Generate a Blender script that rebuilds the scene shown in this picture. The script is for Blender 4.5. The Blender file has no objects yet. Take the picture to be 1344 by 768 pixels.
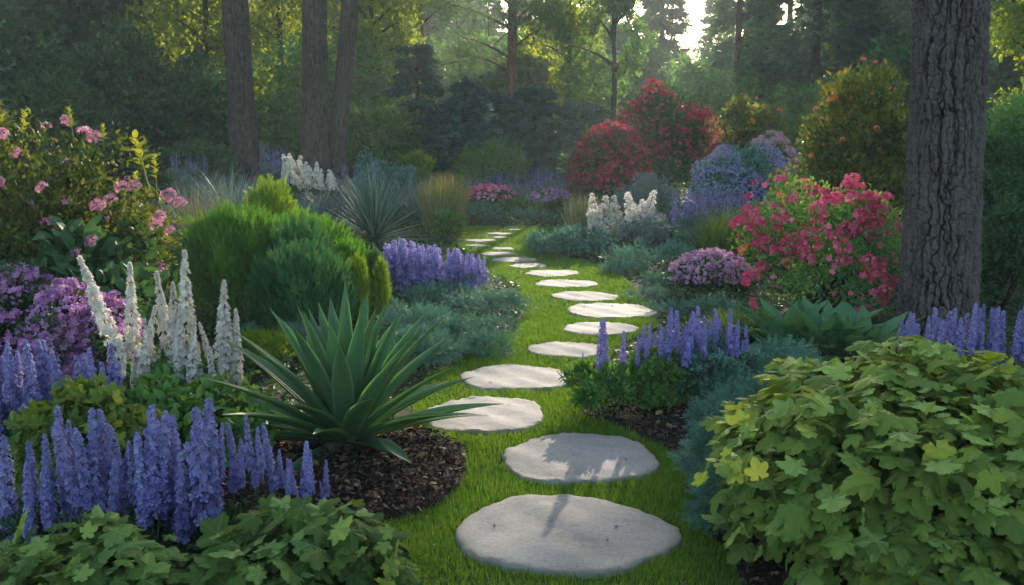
import bpy, math, zlib
import numpy as np
from mathutils import Vector, Matrix

sc = bpy.context.scene
COL = sc.collection
rng = np.random.default_rng(11)
R = math.radians

# ------------------------------------------------------------------ camera, sky, sun, exposure
F = 1200.0; PITCH = R(8.95); CAMZ = 1.6
cam_d = bpy.data.cameras.new('camera'); cam = bpy.data.objects.new('camera', cam_d); COL.objects.link(cam)
cam_d.sensor_width = 36; cam_d.lens = 36 * F / 1344; cam_d.clip_end = 3000; cam_d.clip_start = 0.05
cam.location = (0, 0, CAMZ); cam.rotation_euler = (R(90) - PITCH, 0, 0)
sc.camera = cam

SUN_AZ, SUN_EL = R(13), R(18)          # azimuth from +Y towards +X
w = bpy.data.worlds.new('World'); sc.world = w; w.use_nodes = True
nt = w.node_tree; bg = nt.nodes['Background']
sky = nt.nodes.new('ShaderNodeTexSky'); sky.sky_type = 'NISHITA'; sky.sun_disc = False
sky.sun_elevation = SUN_EL; sky.sun_rotation = SUN_AZ
sky.air_density = 1.0; sky.dust_density = 2.0; sky.ozone_density = 1.0
wm = nt.nodes.new('ShaderNodeMix'); wm.data_type = 'RGBA'; wm.blend_type = 'MULTIPLY'; wm.inputs[0].default_value = 1
wm.inputs[7].default_value = (1.03, 1.0, 0.95, 1)                       # hazy morning air: a little warmer than the clear model sky
nt.links.new(sky.outputs[0], wm.inputs[6]); nt.links.new(wm.outputs[2], bg.inputs[0]); bg.inputs[1].default_value = 0.15
sl = bpy.data.lights.new('sun', 'SUN'); sl.energy = 3.9; sl.angle = R(0.6); sl.color = (1.0, 0.87, 0.70)
so = bpy.data.objects.new('sun', sl); COL.objects.link(so); so.location = (10, 40, 30)
SUND = Vector((math.sin(SUN_AZ) * math.cos(SUN_EL), math.cos(SUN_AZ) * math.cos(SUN_EL), math.sin(SUN_EL)))
so.rotation_euler = SUND.to_track_quat('Z', 'Y').to_euler()
sc.view_settings.view_transform = 'Standard'; sc.view_settings.look = 'None'
sc.view_settings.exposure = 1.85; sc.view_settings.gamma = 1; sc.view_settings.use_curve_mapping = False
try:
    sc.render.engine = 'CYCLES'
    sc.cycles.use_denoising = True; sc.cycles.max_bounces = 8; sc.cycles.transparent_max_bounces = 4
    sc.cycles.diffuse_bounces = 4; sc.cycles.transmission_bounces = 4; sc.cycles.volume_bounces = 0
    sc.cycles.sample_clamp_indirect = 4.0; sc.cycles.caustics_reflective = False; sc.cycles.caustics_refractive = False
except Exception:
    pass
HAZE_DENSITY = 0.0017

# ------------------------------------------------------------------ maths helpers
def H(x, y):
    """height of the terrain"""
    x = np.asarray(x, float); y = np.asarray(y, float)
    t = np.clip((y - 14.5) / 13, 0, 1); t = t * t * (3 - 2 * t)
    t2 = np.clip((y - 26) / 40, 0, 1)
    left = np.clip((-x - 1) / 5, 0, 1)
    return 0.55 * t + 1.0 * t2 + 0.25 * left * t + 0.03 * np.sin(x * .7 + 1) * np.sin(y * .31) * np.clip((y - 6) / 6, 0, 1)

def depth(Y, z): return Y * math.cos(PITCH) + (CAMZ - z) * math.sin(PITCH)
def PX(px, Y, z=0.0): return (px - 672) / F * depth(Y, z)
def PZ(py, Y): return CAMZ - Y * math.tan(PITCH + math.atan((py - 384) / F))
def GND(px, py):
    """terrain point under a direction of view"""
    a = PITCH + math.atan((py - 384) / F); z = 0.0
    for _ in range(20):
        Y = (CAMZ - z) / math.tan(a); X = PX(px, Y, z); z = float(H(X, Y))
    return X, Y, z

def norm(a): return a / np.maximum(np.linalg.norm(a, axis=-1, keepdims=True), 1e-9)
def frames(d, n):
    d = norm(d); x = norm(np.cross(d, n)); z = np.cross(x, d)
    return np.stack([x, d, z], axis=-1)
def rdir(n): return norm(rng.normal(size=(n, 3)))

# ------------------------------------------------------------------ mesh collecting
class Geo:
    def __init__(s): s.V = []; s.F = []; s.var = []; s.uv = []; s.n = 0
    def add(s, V, faces, mat=0, var=None, uv=None):
        V = np.asarray(V, float).reshape(-1, 3); n = len(V)
        if not isinstance(faces, list): faces = [faces]
        for f in faces:
            f = np.asarray(f, np.int64)
            if f.size: s.F.append((f + s.n, mat))
        s.V.append(V)
        s.var.append(np.full(n, 0.5) if var is None else np.broadcast_to(np.asarray(var, float), (n,)))
        s.uv.append(np.zeros((n, 2)) if uv is None else np.asarray(uv, float))
        s.n += n
    def scatter(s, T, pos, rot, scale, mat=0, var=None):
        N = len(pos)
        if N == 0: return
        scale = np.asarray(scale, float)
        if scale.ndim == 0: scale = np.full(N, float(scale))
        if scale.ndim == 1: scale = np.repeat(scale[:, None], 3, 1)
        tv = T['V'][None] * scale[:, None, :]
        V = pos[:, None, :] + np.einsum('nij,nkj->nki', rot, tv)
        k = len(T['V']); off = (np.arange(N) * k)[:, None, None]
        fs = [(np.asarray(f)[None] + off).reshape(-1, len(f[0])) for f in T['F']]
        if var is None: var = rng.random(N)
        s.add(V.reshape(-1, 3), fs, mat, np.repeat(var, k), np.tile(T['uv'], (N, 1)))
    def mesh(s, name, mats, smooth=False):
        V = np.concatenate(s.V); me = bpy.data.meshes.new(name)
        tot = [np.full(len(f), f.shape[1]) for f, _ in s.F]
        loops = np.concatenate([f.ravel() for f, _ in s.F]); tot = np.concatenate(tot)
        start = np.concatenate([[0], np.cumsum(tot)[:-1]])
        me.vertices.add(len(V)); me.vertices.foreach_set('co', V.astype(np.float32).ravel())
        me.loops.add(len(loops)); me.loops.foreach_set('vertex_index', loops.astype(np.int32))
        me.polygons.add(len(tot)); me.polygons.foreach_set('loop_start', start.astype(np.int32))
        me.polygons.foreach_set('loop_total', tot.astype(np.int32))
        mi = np.concatenate([np.full(len(f), m) for f, m in s.F])
        me.polygons.foreach_set('material_index', mi.astype(np.int32))
        me.polygons.foreach_set('use_smooth', np.full(len(tot), bool(smooth)))
        a = me.attributes.new('var', 'FLOAT', 'POINT'); a.data.foreach_set('value', np.concatenate(s.var).astype(np.float32))
        u = me.attributes.new('lp', 'FLOAT2', 'POINT'); u.data.foreach_set('vector', np.concatenate(s.uv).astype(np.float32).ravel())
        for m in (mats if isinstance(mats, (list, tuple)) else [mats]): me.materials.append(m)
        me.update(calc_edges=True)
        return me

def tmpl(V, *F):
    V = np.asarray(V, float); return dict(V=V, F=[np.asarray(f) for f in F], uv=V[:, :2].copy())

T_LEAF = tmpl([(0,0,0), (-.26,.42,.07), (.26,.42,.07), (0,1,-.12), (0,.45,0)], [(0,4,3,1), (0,2,3,4)])
T_NARROW = tmpl([(0,0,0), (-.1,.45,.03), (.1,.45,.03), (0,1,-.1), (0,.45,0)], [(0,4,3,1), (0,2,3,4)])
T_DIAM = tmpl([(0,0,0), (-.3,.5,.05), (0,1,-.05), (.3,.5,.05)], [(0,3,2,1)])
def _spray(n, spread, width):
    V = [(-.02,0,0), (.02,0,0), (0,1,-.08)]; T = [(0,1,2)]
    for i in range(n):
        t = .08 + .82 * i / max(n - 1, 1); l = .42 * (1 - .55 * t)
        for s in (-1, 1):
            k = len(V); y1 = t + l * math.cos(spread); x1 = s * l * math.sin(spread)
            V += [(0, t - width, 0), (0, t + width, 0), (x1, y1, .08 * (i % 3 - 1))]; T.append((k, k + 1, k + 2))
    return tmpl(V, T)
T_SPRAY = _spray(5, R(52), .05)
T_FINE = _spray(7, R(40), .045)
T_PLUME = _spray(6, R(28), .07)
T_FROND = _spray(5, R(50), .12)
def _tuft():
    V = []; T = []
    for i in range(7):
        a = i * 2.4; e = .35 + .5 * ((i * 37) % 10) / 10
        d = np.array([math.cos(a) * math.cos(e), math.sin(e) * 1.0 + .1, math.sin(a) * math.cos(e)]); p = np.array([-math.sin(a), 0, math.cos(a)]) * .07
        k = len(V); V += [tuple(p * 1), tuple(-p), tuple(d)]; T.append((k, k + 1, k + 2))
    return tmpl(V, T)
T_TUFT = _tuft()
def _floret(np_=5, w=.34, cup=.25):
    V = []; Q = []
    for i in range(np_):
        a = i * 2 * math.pi / np_; c, s = math.cos(a), math.sin(a)
        k = len(V)
        for x, y, z in ((0, 0, -.1), (-w, .6, cup * .6), (0, 1, cup), (w, .6, cup * .6)):
            V.append((c * x - s * y, s * x + c * y, z))
        Q.append((k, k + 3, k + 2, k + 1))
    return tmpl(V, Q)
T_FLORET = _floret()
T_FLOR4 = _floret(4, .4, .3)
def _maple(droop=.24, curl=.0, fold=.07, sd=0):
    # broad lobed, toothed leaf, cupped between its veins
    q = np.random.default_rng(sd); lobes = [(0, 1.08), (-54, .90), (54, .90), (-112, .64), (112, .64)]
    ang = np.linspace(-166, 166, 67); rad = np.zeros(67)
    for c, r in lobes: rad = np.maximum(rad, r * (1 + q.normal(0, .05)) * (1 - .46 * (np.abs(ang - c - q.normal(0, 3)) / 33) ** 1.35))
    rad = np.maximum(rad, .40) * (1 + .045 * np.where(np.arange(67) % 2, 1, -1) * (np.arange(67) % 6 != 0)); rad[0] = rad[-1] = .12
    V = [(0, 0, 0)]; uv = [(0, 0)]
    for k in (.35, .7, 1.0):
        for a, r in zip(np.radians(ang), rad * k):
            x, y = r * math.sin(a), r * math.cos(a)
            V.append((x, y, -droop * r * r + fold * r * math.cos(a / R(54) * 2 * math.pi) + curl * x * abs(x) + .5 * curl * y * x)); uv.append((x, y))
    n = 67; T = [(0, 1 + i + 1, 1 + i) for i in range(n - 1)]
    Q = [(1 + k * n + i, 1 + k * n + i + 1, 1 + (k + 1) * n + i + 1, 1 + (k + 1) * n + i) for k in (0, 1) for i in range(n - 1)]
    V = np.array(V); V[:, 1] += .22
    d = tmpl(V * .72, T, Q); d['uv'] = np.array(uv); return d
T_MAPLES = [_maple(.20, .05, .05, 1), _maple(.38, -.15, .08, 2), _maple(.55, .2, .06, 3), _maple(.10, -.05, .09, 4)]
T_MAPLE = T_MAPLES[0]
def _ovate():
    V = []; Q = []
    n = 6
    for i in range(n + 1):
        t = i / n; wd = .30 * math.sin(math.pi * min(1, t * .93 + .07)) ** .8
        if i == n: wd = .004
        for x in (-1, 0, 1): V.append((x * wd, t, .10 * abs(x) * (1 - t) + .1 * math.sin(t * 3) - .22 * t * t))
    for i in range(n):
        for j in range(2): a = i * 3 + j; Q.append((a, a + 1, a + 4, a + 3))
    d = tmpl(V, Q); return d
T_OVATE = _ovate()

def tube(g, pts, rad, seg=8, mat=0, var=.5):
    pts = np.asarray(pts, float); n = len(pts); rad = np.broadcast_to(np.asarray(rad, float), (n,))
    t = norm(np.gradient(pts, axis=0)); ref = np.array([1., 0, 0]) if abs(t[0][2]) > .7 else np.array([0, 0, 1.])
    u = norm(np.cross(t, ref)); v = np.cross(t, u)
    a = np.linspace(0, 2 * math.pi, seg, endpoint=False)
    V = pts[:, None] + rad[:, None, None] * (np.cos(a)[None, :, None] * u[:, None] + np.sin(a)[None, :, None] * v[:, None])
    i = np.arange(n - 1)[:, None] * seg; j = np.arange(seg)[None]; j2 = (j + 1) % seg
    Fq = np.stack([i + j, i + j2, i + seg + j2, i + seg + j], -1).reshape(-1, 4)
    uv = np.stack([np.tile(a / 6.283, n), np.repeat(np.linspace(0, 1, n), seg)], 1)
    g.add(V.reshape(-1, 3), Fq, mat, var, uv)

# ------------------------------------------------------------------ materials
def mat_new(name):
    m = bpy.data.materials.new(name); m.use_nodes = True
    t = m.node_tree; return m, t, t.nodes['Principled BSDF'], t.nodes['Material Output']
def N(t, typ, **kw):
    n = t.nodes.new(typ)
    for k, v in kw.items(): setattr(n, k, v)
    return n
def ramp(t, cols):
    r = N(t, 'ShaderNodeValToRGB'); e = r.color_ramp.elements
    while len(e) < len(cols): e.new(.5)
    for i, c in enumerate(cols):
        p, c = c if len(c) == 2 else (i / max(len(cols) - 1, 1), c)
        e[i].position = p; e[i].color = (*c, 1)
    return r
def leaf_mat(name, cols, trans=.35, rough=.5, vein=None, tcol=None, spec=.05):
    m, t, b, o = mat_new(name); L = t.links
    at = N(t, 'ShaderNodeAttribute', attribute_name='var'); oi = N(t, 'ShaderNodeObjectInfo')
    r = ramp(t, cols); L.new(at.outputs['Fac'], r.inputs[0])
    hs = N(t, 'ShaderNodeHueSaturation'); L.new(r.outputs[0], hs.inputs['Color'])
    mr = N(t, 'ShaderNodeMapRange'); mr.inputs[3].default_value = .86; mr.inputs[4].default_value = 1.14
    L.new(oi.outputs['Random'], mr.inputs[0]); L.new(mr.outputs[0], hs.inputs['Value'])
    c = hs.outputs[0]
    if vein:
        lp = N(t, 'ShaderNodeAttribute', attribute_name='lp'); sx = N(t, 'ShaderNodeSeparateXYZ'); L.new(lp.outputs['Vector'], sx.inputs[0])
        if vein == 'maple':
            an = N(t, 'ShaderNodeMath', operation='ARCTAN2'); L.new(sx.outputs[0], an.inputs[0]); L.new(sx.outputs[1], an.inputs[1])
            ad = N(t, 'ShaderNodeMath', operation='ADD'); L.new(an.outputs[0], ad.inputs[0]); ad.inputs[1].default_value = 4 * R(54)
            pp = N(t, 'ShaderNodeMath', operation='PINGPONG'); L.new(ad.outputs[0], pp.inputs[0]); pp.inputs[1].default_value = R(54) / 2
            ln = N(t, 'ShaderNodeVectorMath', operation='LENGTH'); L.new(lp.outputs['Vector'], ln.inputs[0])
            mu = N(t, 'ShaderNodeMath', operation='MULTIPLY'); L.new(pp.outputs[0], mu.inputs[0]); L.new(ln.outputs['Value'], mu.inputs[1]); dist = mu.outputs[0]
        else:
            ab = N(t, 'ShaderNodeMath', operation='ABSOLUTE'); L.new(sx.outputs[0], ab.inputs[0]); dist = ab.outputs[0]
        m2 = N(t, 'ShaderNodeMapRange', clamp=True); L.new(dist, m2.inputs[0]); m2.inputs[1].default_value = .008; m2.inputs[2].default_value = .035
        m2.inputs[3].default_value = .45; m2.inputs[4].default_value = 0
        mx = N(t, 'ShaderNodeMix', data_type='RGBA'); L.new(m2.outputs[0], mx.inputs[0]); L.new(c, mx.inputs[6])
        mx.inputs[7].default_value = (.22, .30, .12, 1); c = mx.outputs[2]
        nz = N(t, 'ShaderNodeTexNoise'); nz.inputs['Scale'].default_value = 60
        bp = N(t, 'ShaderNodeBump'); bp.inputs['Strength'].default_value = .25; bp.inputs['Distance'].default_value = .004
        L.new(nz.outputs[0], bp.inputs['Height']); L.new(bp.outputs[0], b.inputs['Normal'])
    L.new(c, b.inputs['Base Color']); b.inputs['Roughness'].default_value = rough; b.inputs['Specular IOR Level'].default_value = spec
    tr = N(t, 'ShaderNodeBsdfTranslucent'); g = N(t, 'ShaderNodeMix', data_type='RGBA', blend_type='MULTIPLY'); g.inputs[0].default_value = 1
    L.new(c, g.inputs[6]); g.inputs[7].default_value = (*(tcol or (1.5, 1.35, .6)), 1); L.new(g.outputs[2], tr.inputs[0])
    mx = N(t, 'ShaderNodeMixShader'); mx.inputs[0].default_value = trans
    L.new(b.outputs[0], mx.inputs[1]); L.new(tr.outputs[0], mx.inputs[2]); L.new(mx.outputs[0], o.inputs[0])
    return m
def petal_mat(name, cols, trans=.3): return leaf_mat(name, cols, trans, .6, None, (1.1, 1.0, 1.0), .2)

def bark_mat(name, dark, light, scale=14):
    m, t, b, o = mat_new(name); L = t.links
    at = N(t, 'ShaderNodeAttribute', attribute_name='var'); tc = N(t, 'ShaderNodeTexCoord')
    mp = N(t, 'ShaderNodeMapping'); mp.inputs['Scale'].default_value = (1, 1, .35); L.new(tc.outputs['Object'], mp.inputs[0])
    nz = N(t, 'ShaderNodeTexNoise'); nz.inputs['Scale'].default_value = scale; nz.inputs['Detail'].default_value = 8; nz.inputs['Roughness'].default_value = .65; L.new(mp.outputs[0], nz.inputs[0])
    ad = N(t, 'ShaderNodeMath', operation='MULTIPLY'); L.new(at.outputs['Fac'], ad.inputs[0]); L.new(nz.outputs[0], ad.inputs[1])
    r = ramp(t, [(.02, dark), (.5, light)]); L.new(ad.outputs[0], r.inputs[0]); L.new(r.outputs[0], b.inputs['Base Color'])
    b.inputs['Roughness'].default_value = .9; b.inputs['Specular IOR Level'].default_value = .15
    n2 = N(t, 'ShaderNodeTexNoise'); n2.inputs['Scale'].default_value = scale * 4; n2.inputs['Detail'].default_value = 6; L.new(mp.outputs[0], n2.inputs[0])
    bp = N(t, 'ShaderNodeBump'); bp.inputs['Strength'].default_value = .8; bp.inputs['Distance'].default_value = .012
    L.new(n2.outputs[0], bp.inputs['Height']); L.new(bp.outputs[0], b.inputs['Normal'])
    return m
def soil_mat(name, cols, scale, bump=.03):
    m, t, b, o = mat_new(name); L = t.links; tc = N(t, 'ShaderNodeTexCoord')
    nz = N(t, 'ShaderNodeTexNoise'); nz.inputs['Scale'].default_value = scale; nz.inputs['Detail'].default_value = 10; nz.inputs['Roughness'].default_value = .7; L.new(tc.outputs['Object'], nz.inputs[0])
    r = ramp(t, cols); L.new(nz.outputs[0], r.inputs[0]); L.new(r.outputs[0], b.inputs['Base Color']); b.inputs['Roughness'].default_value = .95
    b.inputs['Specular IOR Level'].default_value = .1
    bp = N(t, 'ShaderNodeBump'); bp.inputs['Strength'].default_value = 1; bp.inputs['Distance'].default_value = bump
    L.new(nz.outputs[0], bp.inputs['Height']); L.new(bp.outputs[0], b.inputs['Normal']); return m
def stone_mat():
    m, t, b, o = mat_new('pale limestone'); L = t.links; tc = N(t, 'ShaderNodeTexCoord'); oi = N(t, 'ShaderNodeObjectInfo')
    mp = N(t, 'ShaderNodeMapping'); L.new(tc.outputs['Object'], mp.inputs[0]); L.new(oi.outputs['Random'], mp.inputs['Location']); mp.inputs['Rotation'].default_value = (0, 0, .2)
    sc_ = N(t, 'ShaderNodeMapping'); sc_.inputs['Scale'].default_value = (1, 1.7, 1); L.new(mp.outputs[0], sc_.inputs[0])
    n1 = N(t, 'ShaderNodeTexNoise'); n1.inputs['Scale'].default_value = 2.2; n1.inputs['Detail'].default_value = 9; n1.inputs['Roughness'].default_value = .62; n1.inputs['Distortion'].default_value = .6; L.new(sc_.outputs[0], n1.inputs[0])
    n2 = N(t, 'ShaderNodeTexNoise'); n2.inputs['Scale'].default_value = 55; n2.inputs['Detail'].default_value = 6; L.new(mp.outputs[0], n2.inputs[0])
    r = ramp(t, [(.30, (.165, .155, .14)), (.46, (.225, .215, .197)), (.62, (.262, .25, .232)), (.8, (.30, .29, .27))]); L.new(n1.outputs[0], r.inputs[0])
    r2 = ramp(t, [(.3, (.72, .71, .69)), (.55, (1, 1, 1)), (.9, (1.0, 1.0, 1.0))]); L.new(n2.outputs[0], r2.inputs[0])
    mx = N(t, 'ShaderNodeMix', data_type='RGBA', blend_type='MULTIPLY'); mx.inputs[0].default_value = .8
    L.new(r.outputs[0], mx.inputs[6]); L.new(r2.outputs[0], mx.inputs[7])
    # green-brown stain creeping in from the rim
    at = N(t, 'ShaderNodeAttribute', attribute_name='var'); m3 = N(t, 'ShaderNodeMath', operation='MULTIPLY'); L.new(at.outputs['Fac'], m3.inputs[0]); L.new(n1.outputs[0], m3.inputs[1])
    mr = N(t, 'ShaderNodeMapRange', clamp=True); L.new(m3.outputs[0], mr.inputs[0]); mr.inputs[1].default_value = .25; mr.inputs[2].default_value = .6; mr.inputs[4].default_value = .7
    m4 = N(t, 'ShaderNodeMix', data_type='RGBA'); L.new(mr.outputs[0], m4.inputs[0]); L.new(mx.outputs[2], m4.inputs[6]); m4.inputs[7].default_value = (.15, .145, .09, 1)
    L.new(m4.outputs[2], b.inputs['Base Color']); b.inputs['Roughness'].default_value = .85; b.inputs['Specular IOR Level'].default_value = .2
    ad = N(t, 'ShaderNodeMath', operation='MULTIPLY_ADD'); L.new(n2.outputs[0], ad.inputs[0]); ad.inputs[1].default_value = .18; L.new(n1.outputs[0], ad.inputs[2])
    bp = N(t, 'ShaderNodeBump'); bp.inputs['Strength'].default_value = .5; bp.inputs['Distance'].default_value = .022
    L.new(ad.outputs[0], bp.inputs['Height']); L.new(bp.outputs[0], b.inputs['Normal']); return m

M = {}
M['stone'] = stone_mat()
M['soil'] = soil_mat('dark leafy soil', [(.3, (.012, .016, .009)), (.7, (.035, .038, .02))], 9)
M['mulch'] = soil_mat('dark bark mulch', [(.3, (.012, .009, .007)), (.55, (.035, .026, .02)), (.8, (.07, .052, .04))], 38, .025)
M['chip'] = leaf_mat('bark chips', [(.018, .012, .009), (.045, .03, .022), (.10, .07, .05), (.17, .12, .085)], .0, .9)
M['turf'] = soil_mat('turf thatch', [(.3, (.03, .065, .012)), (.7, (.07, .12, .022))], 30, .02)
M['grass'] = leaf_mat('lawn blades', [(.06, .14, .016), (.10, .20, .022), (.15, .24, .035)], .4)
M['cover'] = leaf_mat('ground cover leaves', [(0.03, 0.075, 0.033), (0.0525, 0.112, 0.045), (0.075, 0.143, 0.0525)], .3)
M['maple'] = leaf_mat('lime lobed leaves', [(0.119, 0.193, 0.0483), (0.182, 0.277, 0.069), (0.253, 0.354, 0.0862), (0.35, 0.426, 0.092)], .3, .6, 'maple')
M['maple_dark'] = leaf_mat('mid green lobed leaves', [(0.0728, 0.152, 0.0446), (0.125, 0.214, 0.0594), (0.186, 0.286, 0.0743)], .3, .6, 'maple')
M['lime'] = leaf_mat('yellow lime leaves', [(0.096, 0.162, 0.0385), (0.152, 0.212, 0.044), (0.216, 0.255, 0.0495)], .35, .5, 'maple')
M['limegreen'] = leaf_mat('yellow green leaves', [(.06, .12, .03), (.10, .17, .035), (.2, .25, .04)], .35, .5, 'maple')
M['yellow'] = leaf_mat('golden shoot leaves', [(.13, .18, .03), (.22, .25, .04), (.30, .29, .05)], .4, .45, 'mid')
M['green'] = leaf_mat('fresh green leaves', [(0.0525, 0.128, 0.033), (0.0825, 0.18, 0.045), (0.12, 0.225, 0.0525)], .35)
M['dkgreen'] = leaf_mat('dark green leaves', [(0.0264, 0.0677, 0.0301), (0.0414, 0.0981, 0.0414), (0.0659, 0.14, 0.0527)], .25)
M['blugreen'] = leaf_mat('blue green foliage', [(0.051, 0.128, 0.0935), (0.085, 0.187, 0.136), (0.136, 0.255, 0.187)], .2, .6, None, (1.1, 1.2, .9))
M['teal'] = leaf_mat('teal spruce needles', [(.03, .095, .075), (.045, .13, .10), (.065, .17, .13)], .15, .6, None, (1.1, 1.2, .8))
M['grey'] = leaf_mat('grey green foliage', [(0.096, 0.144, 0.132), (0.144, 0.204, 0.186), (0.204, 0.264, 0.24)], .2, .6, None, (1.1, 1.1, .9))
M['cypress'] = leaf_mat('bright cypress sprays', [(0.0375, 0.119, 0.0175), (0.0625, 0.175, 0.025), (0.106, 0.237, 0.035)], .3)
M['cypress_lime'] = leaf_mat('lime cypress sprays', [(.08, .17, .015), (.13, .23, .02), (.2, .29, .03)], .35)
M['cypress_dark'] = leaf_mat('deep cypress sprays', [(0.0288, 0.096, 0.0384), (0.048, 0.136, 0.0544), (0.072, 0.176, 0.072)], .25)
M['rosebush'] = leaf_mat('dark leaves, some golden', [(0, (.014, .034, .012)), (.42, (.035, .068, .02)), (.66, (.08, .10, .022)), (1, (.15, .14, .03))], .35)
M['conifer'] = leaf_mat('fir needles', [(0.0486, 0.11, 0.0632), (0.077, 0.159, 0.0826), (0.111, 0.213, 0.102)], .2)
M['pine'] = leaf_mat('pine needles', [(0.0702, 0.158, 0.0884), (0.105, 0.203, 0.105), (0.158, 0.258, 0.126)], .25)
M['sunleaf'] = leaf_mat('translucent maple crown', [(0.092, 0.161, 0.023), (0.149, 0.23, 0.0287), (0.23, 0.299, 0.0403)], .5, .5, None, (1.8, 1.5, .5))
M['midtree'] = leaf_mat('broadleaf crown', [(0.0649, 0.168, 0.061), (0.102, 0.232, 0.0731), (0.158, 0.295, 0.0854)], .4)
M['rusty'] = leaf_mat('green leaves with rust tips', [(0.0338, 0.0675, 0.0189), (0.0675, 0.115, 0.027), (0.135, 0.162, 0.0297), (0.257, 0.189, 0.0405)], .4)
M['yucca'] = leaf_mat('grey green blades', [(.06, .12, .09), (.14, .22, .17), (.26, .34, .27)], .2, .5, None, (1, 1.1, .8))
M['tan'] = leaf_mat('straw grass blades', [(0.138, 0.172, 0.069), (0.253, 0.253, 0.115), (0.368, 0.322, 0.161)], .35)
M['fescue'] = leaf_mat('blue fescue blades', [(0.084, 0.14, 0.14), (0.14, 0.21, 0.203), (0.196, 0.266, 0.266)], .2)
M['reed'] = leaf_mat('green grass blades', [(0.0625, 0.138, 0.0312), (0.112, 0.2, 0.0438), (0.188, 0.263, 0.0625)], .35)
M['hosta'] = leaf_mat('broad blue green leaves', [(0.056, 0.154, 0.077), (0.077, 0.196, 0.091), (0.105, 0.224, 0.098)], .25, .4, 'mid')
M['stem'] = leaf_mat('green stems', [(.04, .08, .03), (.06, .10, .035)], .1)
M['twig'] = bark_mat('twig bark', (.02, .014, .01), (.07, .05, .035), 30)
M['bark'] = bark_mat('furrowed pine bark', (.007, .007, .008), (.094, .080, .072), 13)
M['bark_brown'] = bark_mat('brown pine bark', (.012, .009, .008), (.085, .064, .053), 10)
M['bark_red'] = bark_mat('reddish pine bark', (.04, .02, .014), (.19, .105, .07), 8)
M['delph'] = petal_mat('violet blue florets', [(.085, .09, .24), (.14, .145, .35), (.21, .21, .44), (.34, .34, .56)])
M['salvia'] = petal_mat('lavender florets', [(.15, .13, .36), (.22, .20, .48), (.33, .30, .58)])
M['paleblue'] = petal_mat('powder blue florets', [(0.16, 0.172, 0.343), (0.24, 0.242, 0.429), (0.32, 0.32, 0.484)])
M['white'] = petal_mat('white florets', [(.38, .39, .30), (.56, .55, .47), (.70, .68, .60)])
M['pink'] = petal_mat('rose pink florets', [(.48, .05, .12), (.62, .10, .19), (.72, .20, .29)])
M['coral'] = petal_mat('coral orange florets', [(.70, .12, .06), (.75, .25, .09), (.75, .38, .14)])
M['softpink'] = petal_mat('soft pink florets', [(.42, .15, .25), (.55, .24, .34), (.66, .38, .44)])
M['phlox'] = petal_mat('mauve florets', [(0.27, 0.12, 0.299), (0.389, 0.19, 0.396), (0.518, 0.28, 0.475)])
M['red'] = petal_mat('crimson florets', [(0.209, 0.0162, 0.034), (0.342, 0.0315, 0.0595), (0.437, 0.072, 0.0935)])
M['blush'] = petal_mat('dusty pink florets', [(.42, .27, .30), (.52, .36, .38)])

def agave_mat():
    m = leaf_mat('agave leaf', [(.06, .15, .075), (.085, .19, .09), (.11, .22, .10)], .35, .5, None, (1.1, 1.4, .5), .25)
    t = m.node_tree; L = t.links; b = t.nodes['Principled BSDF']
    lp = N(t, 'ShaderNodeAttribute', attribute_name='lp'); sx = N(t, 'ShaderNodeSeparateXYZ'); L.new(lp.outputs['Vector'], sx.inputs[0])
    ab = N(t, 'ShaderNodeMath', operation='ABSOLUTE'); L.new(sx.outputs[0], ab.inputs[0])
    mr = N(t, 'ShaderNodeMapRange', clamp=True); L.new(ab.outputs[0], mr.inputs[0]); mr.inputs[1].default_value = .84; mr.inputs[2].default_value = .97; mr.inputs[4].default_value = .75
    cb = N(t, 'ShaderNodeCombineXYZ'); mu = N(t, 'ShaderNodeMath', operation='MULTIPLY'); L.new(sx.outputs[0], mu.inputs[0]); mu.inputs[1].default_value = 13
    L.new(mu.outputs[0], cb.inputs[0]); L.new(sx.outputs[1], cb.inputs[1])
    nz = N(t, 'ShaderNodeTexNoise'); nz.inputs['Scale'].default_value = 1.6; nz.inputs['Detail'].default_value = 5; L.new(cb.outputs[0], nz.inputs[0])
    r = ramp(t, [(.3, (.55, .60, .66)), (.5, (.95, .95, .95)), (.7, (1.5, 1.4, 1.2))]); L.new(nz.outputs[0], r.inputs[0])
    src = b.inputs['Base Color'].links[0].from_socket
    m1 = N(t, 'ShaderNodeMix', data_type='RGBA', blend_type='MULTIPLY'); m1.inputs[0].default_value = 1; L.new(src, m1.inputs[6]); L.new(r.outputs[0], m1.inputs[7])
    m2 = N(t, 'ShaderNodeMix', data_type='RGBA'); L.new(mr.outputs[0], m2.inputs[0]); L.new(m1.outputs[2], m2.inputs[6]); m2.inputs[7].default_value = (.32, .36, .16, 1)
    m5 = N(t, 'ShaderNodeMapRange', clamp=True); L.new(sx.outputs[1], m5.inputs[0]); m5.inputs[1].default_value = .955; m5.inputs[2].default_value = .985
    n6 = N(t, 'ShaderNodeTexNoise'); n6.inputs['Scale'].default_value = 14; n6.inputs['Detail'].default_value = 6
    m6 = N(t, 'ShaderNodeMapRange', clamp=True); L.new(n6.outputs[0], m6.inputs[0]); m6.inputs[1].default_value = .6; m6.inputs[2].default_value = .72; m6.inputs[4].default_value = .35
    mm = N(t, 'ShaderNodeMath', operation='MAXIMUM'); L.new(m5.outputs[0], mm.inputs[0]); L.new(m6.outputs[0], mm.inputs[1])
    m7 = N(t, 'ShaderNodeMix', data_type='RGBA'); L.new(mm.outputs[0], m7.inputs[0]); L.new(m2.outputs[2], m7.inputs[6]); m7.inputs[7].default_value = (.16, .13, .07, 1)
    L.new(m7.outputs[2], b.inputs['Base Color']); return m
M['agave'] = agave_mat()
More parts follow.
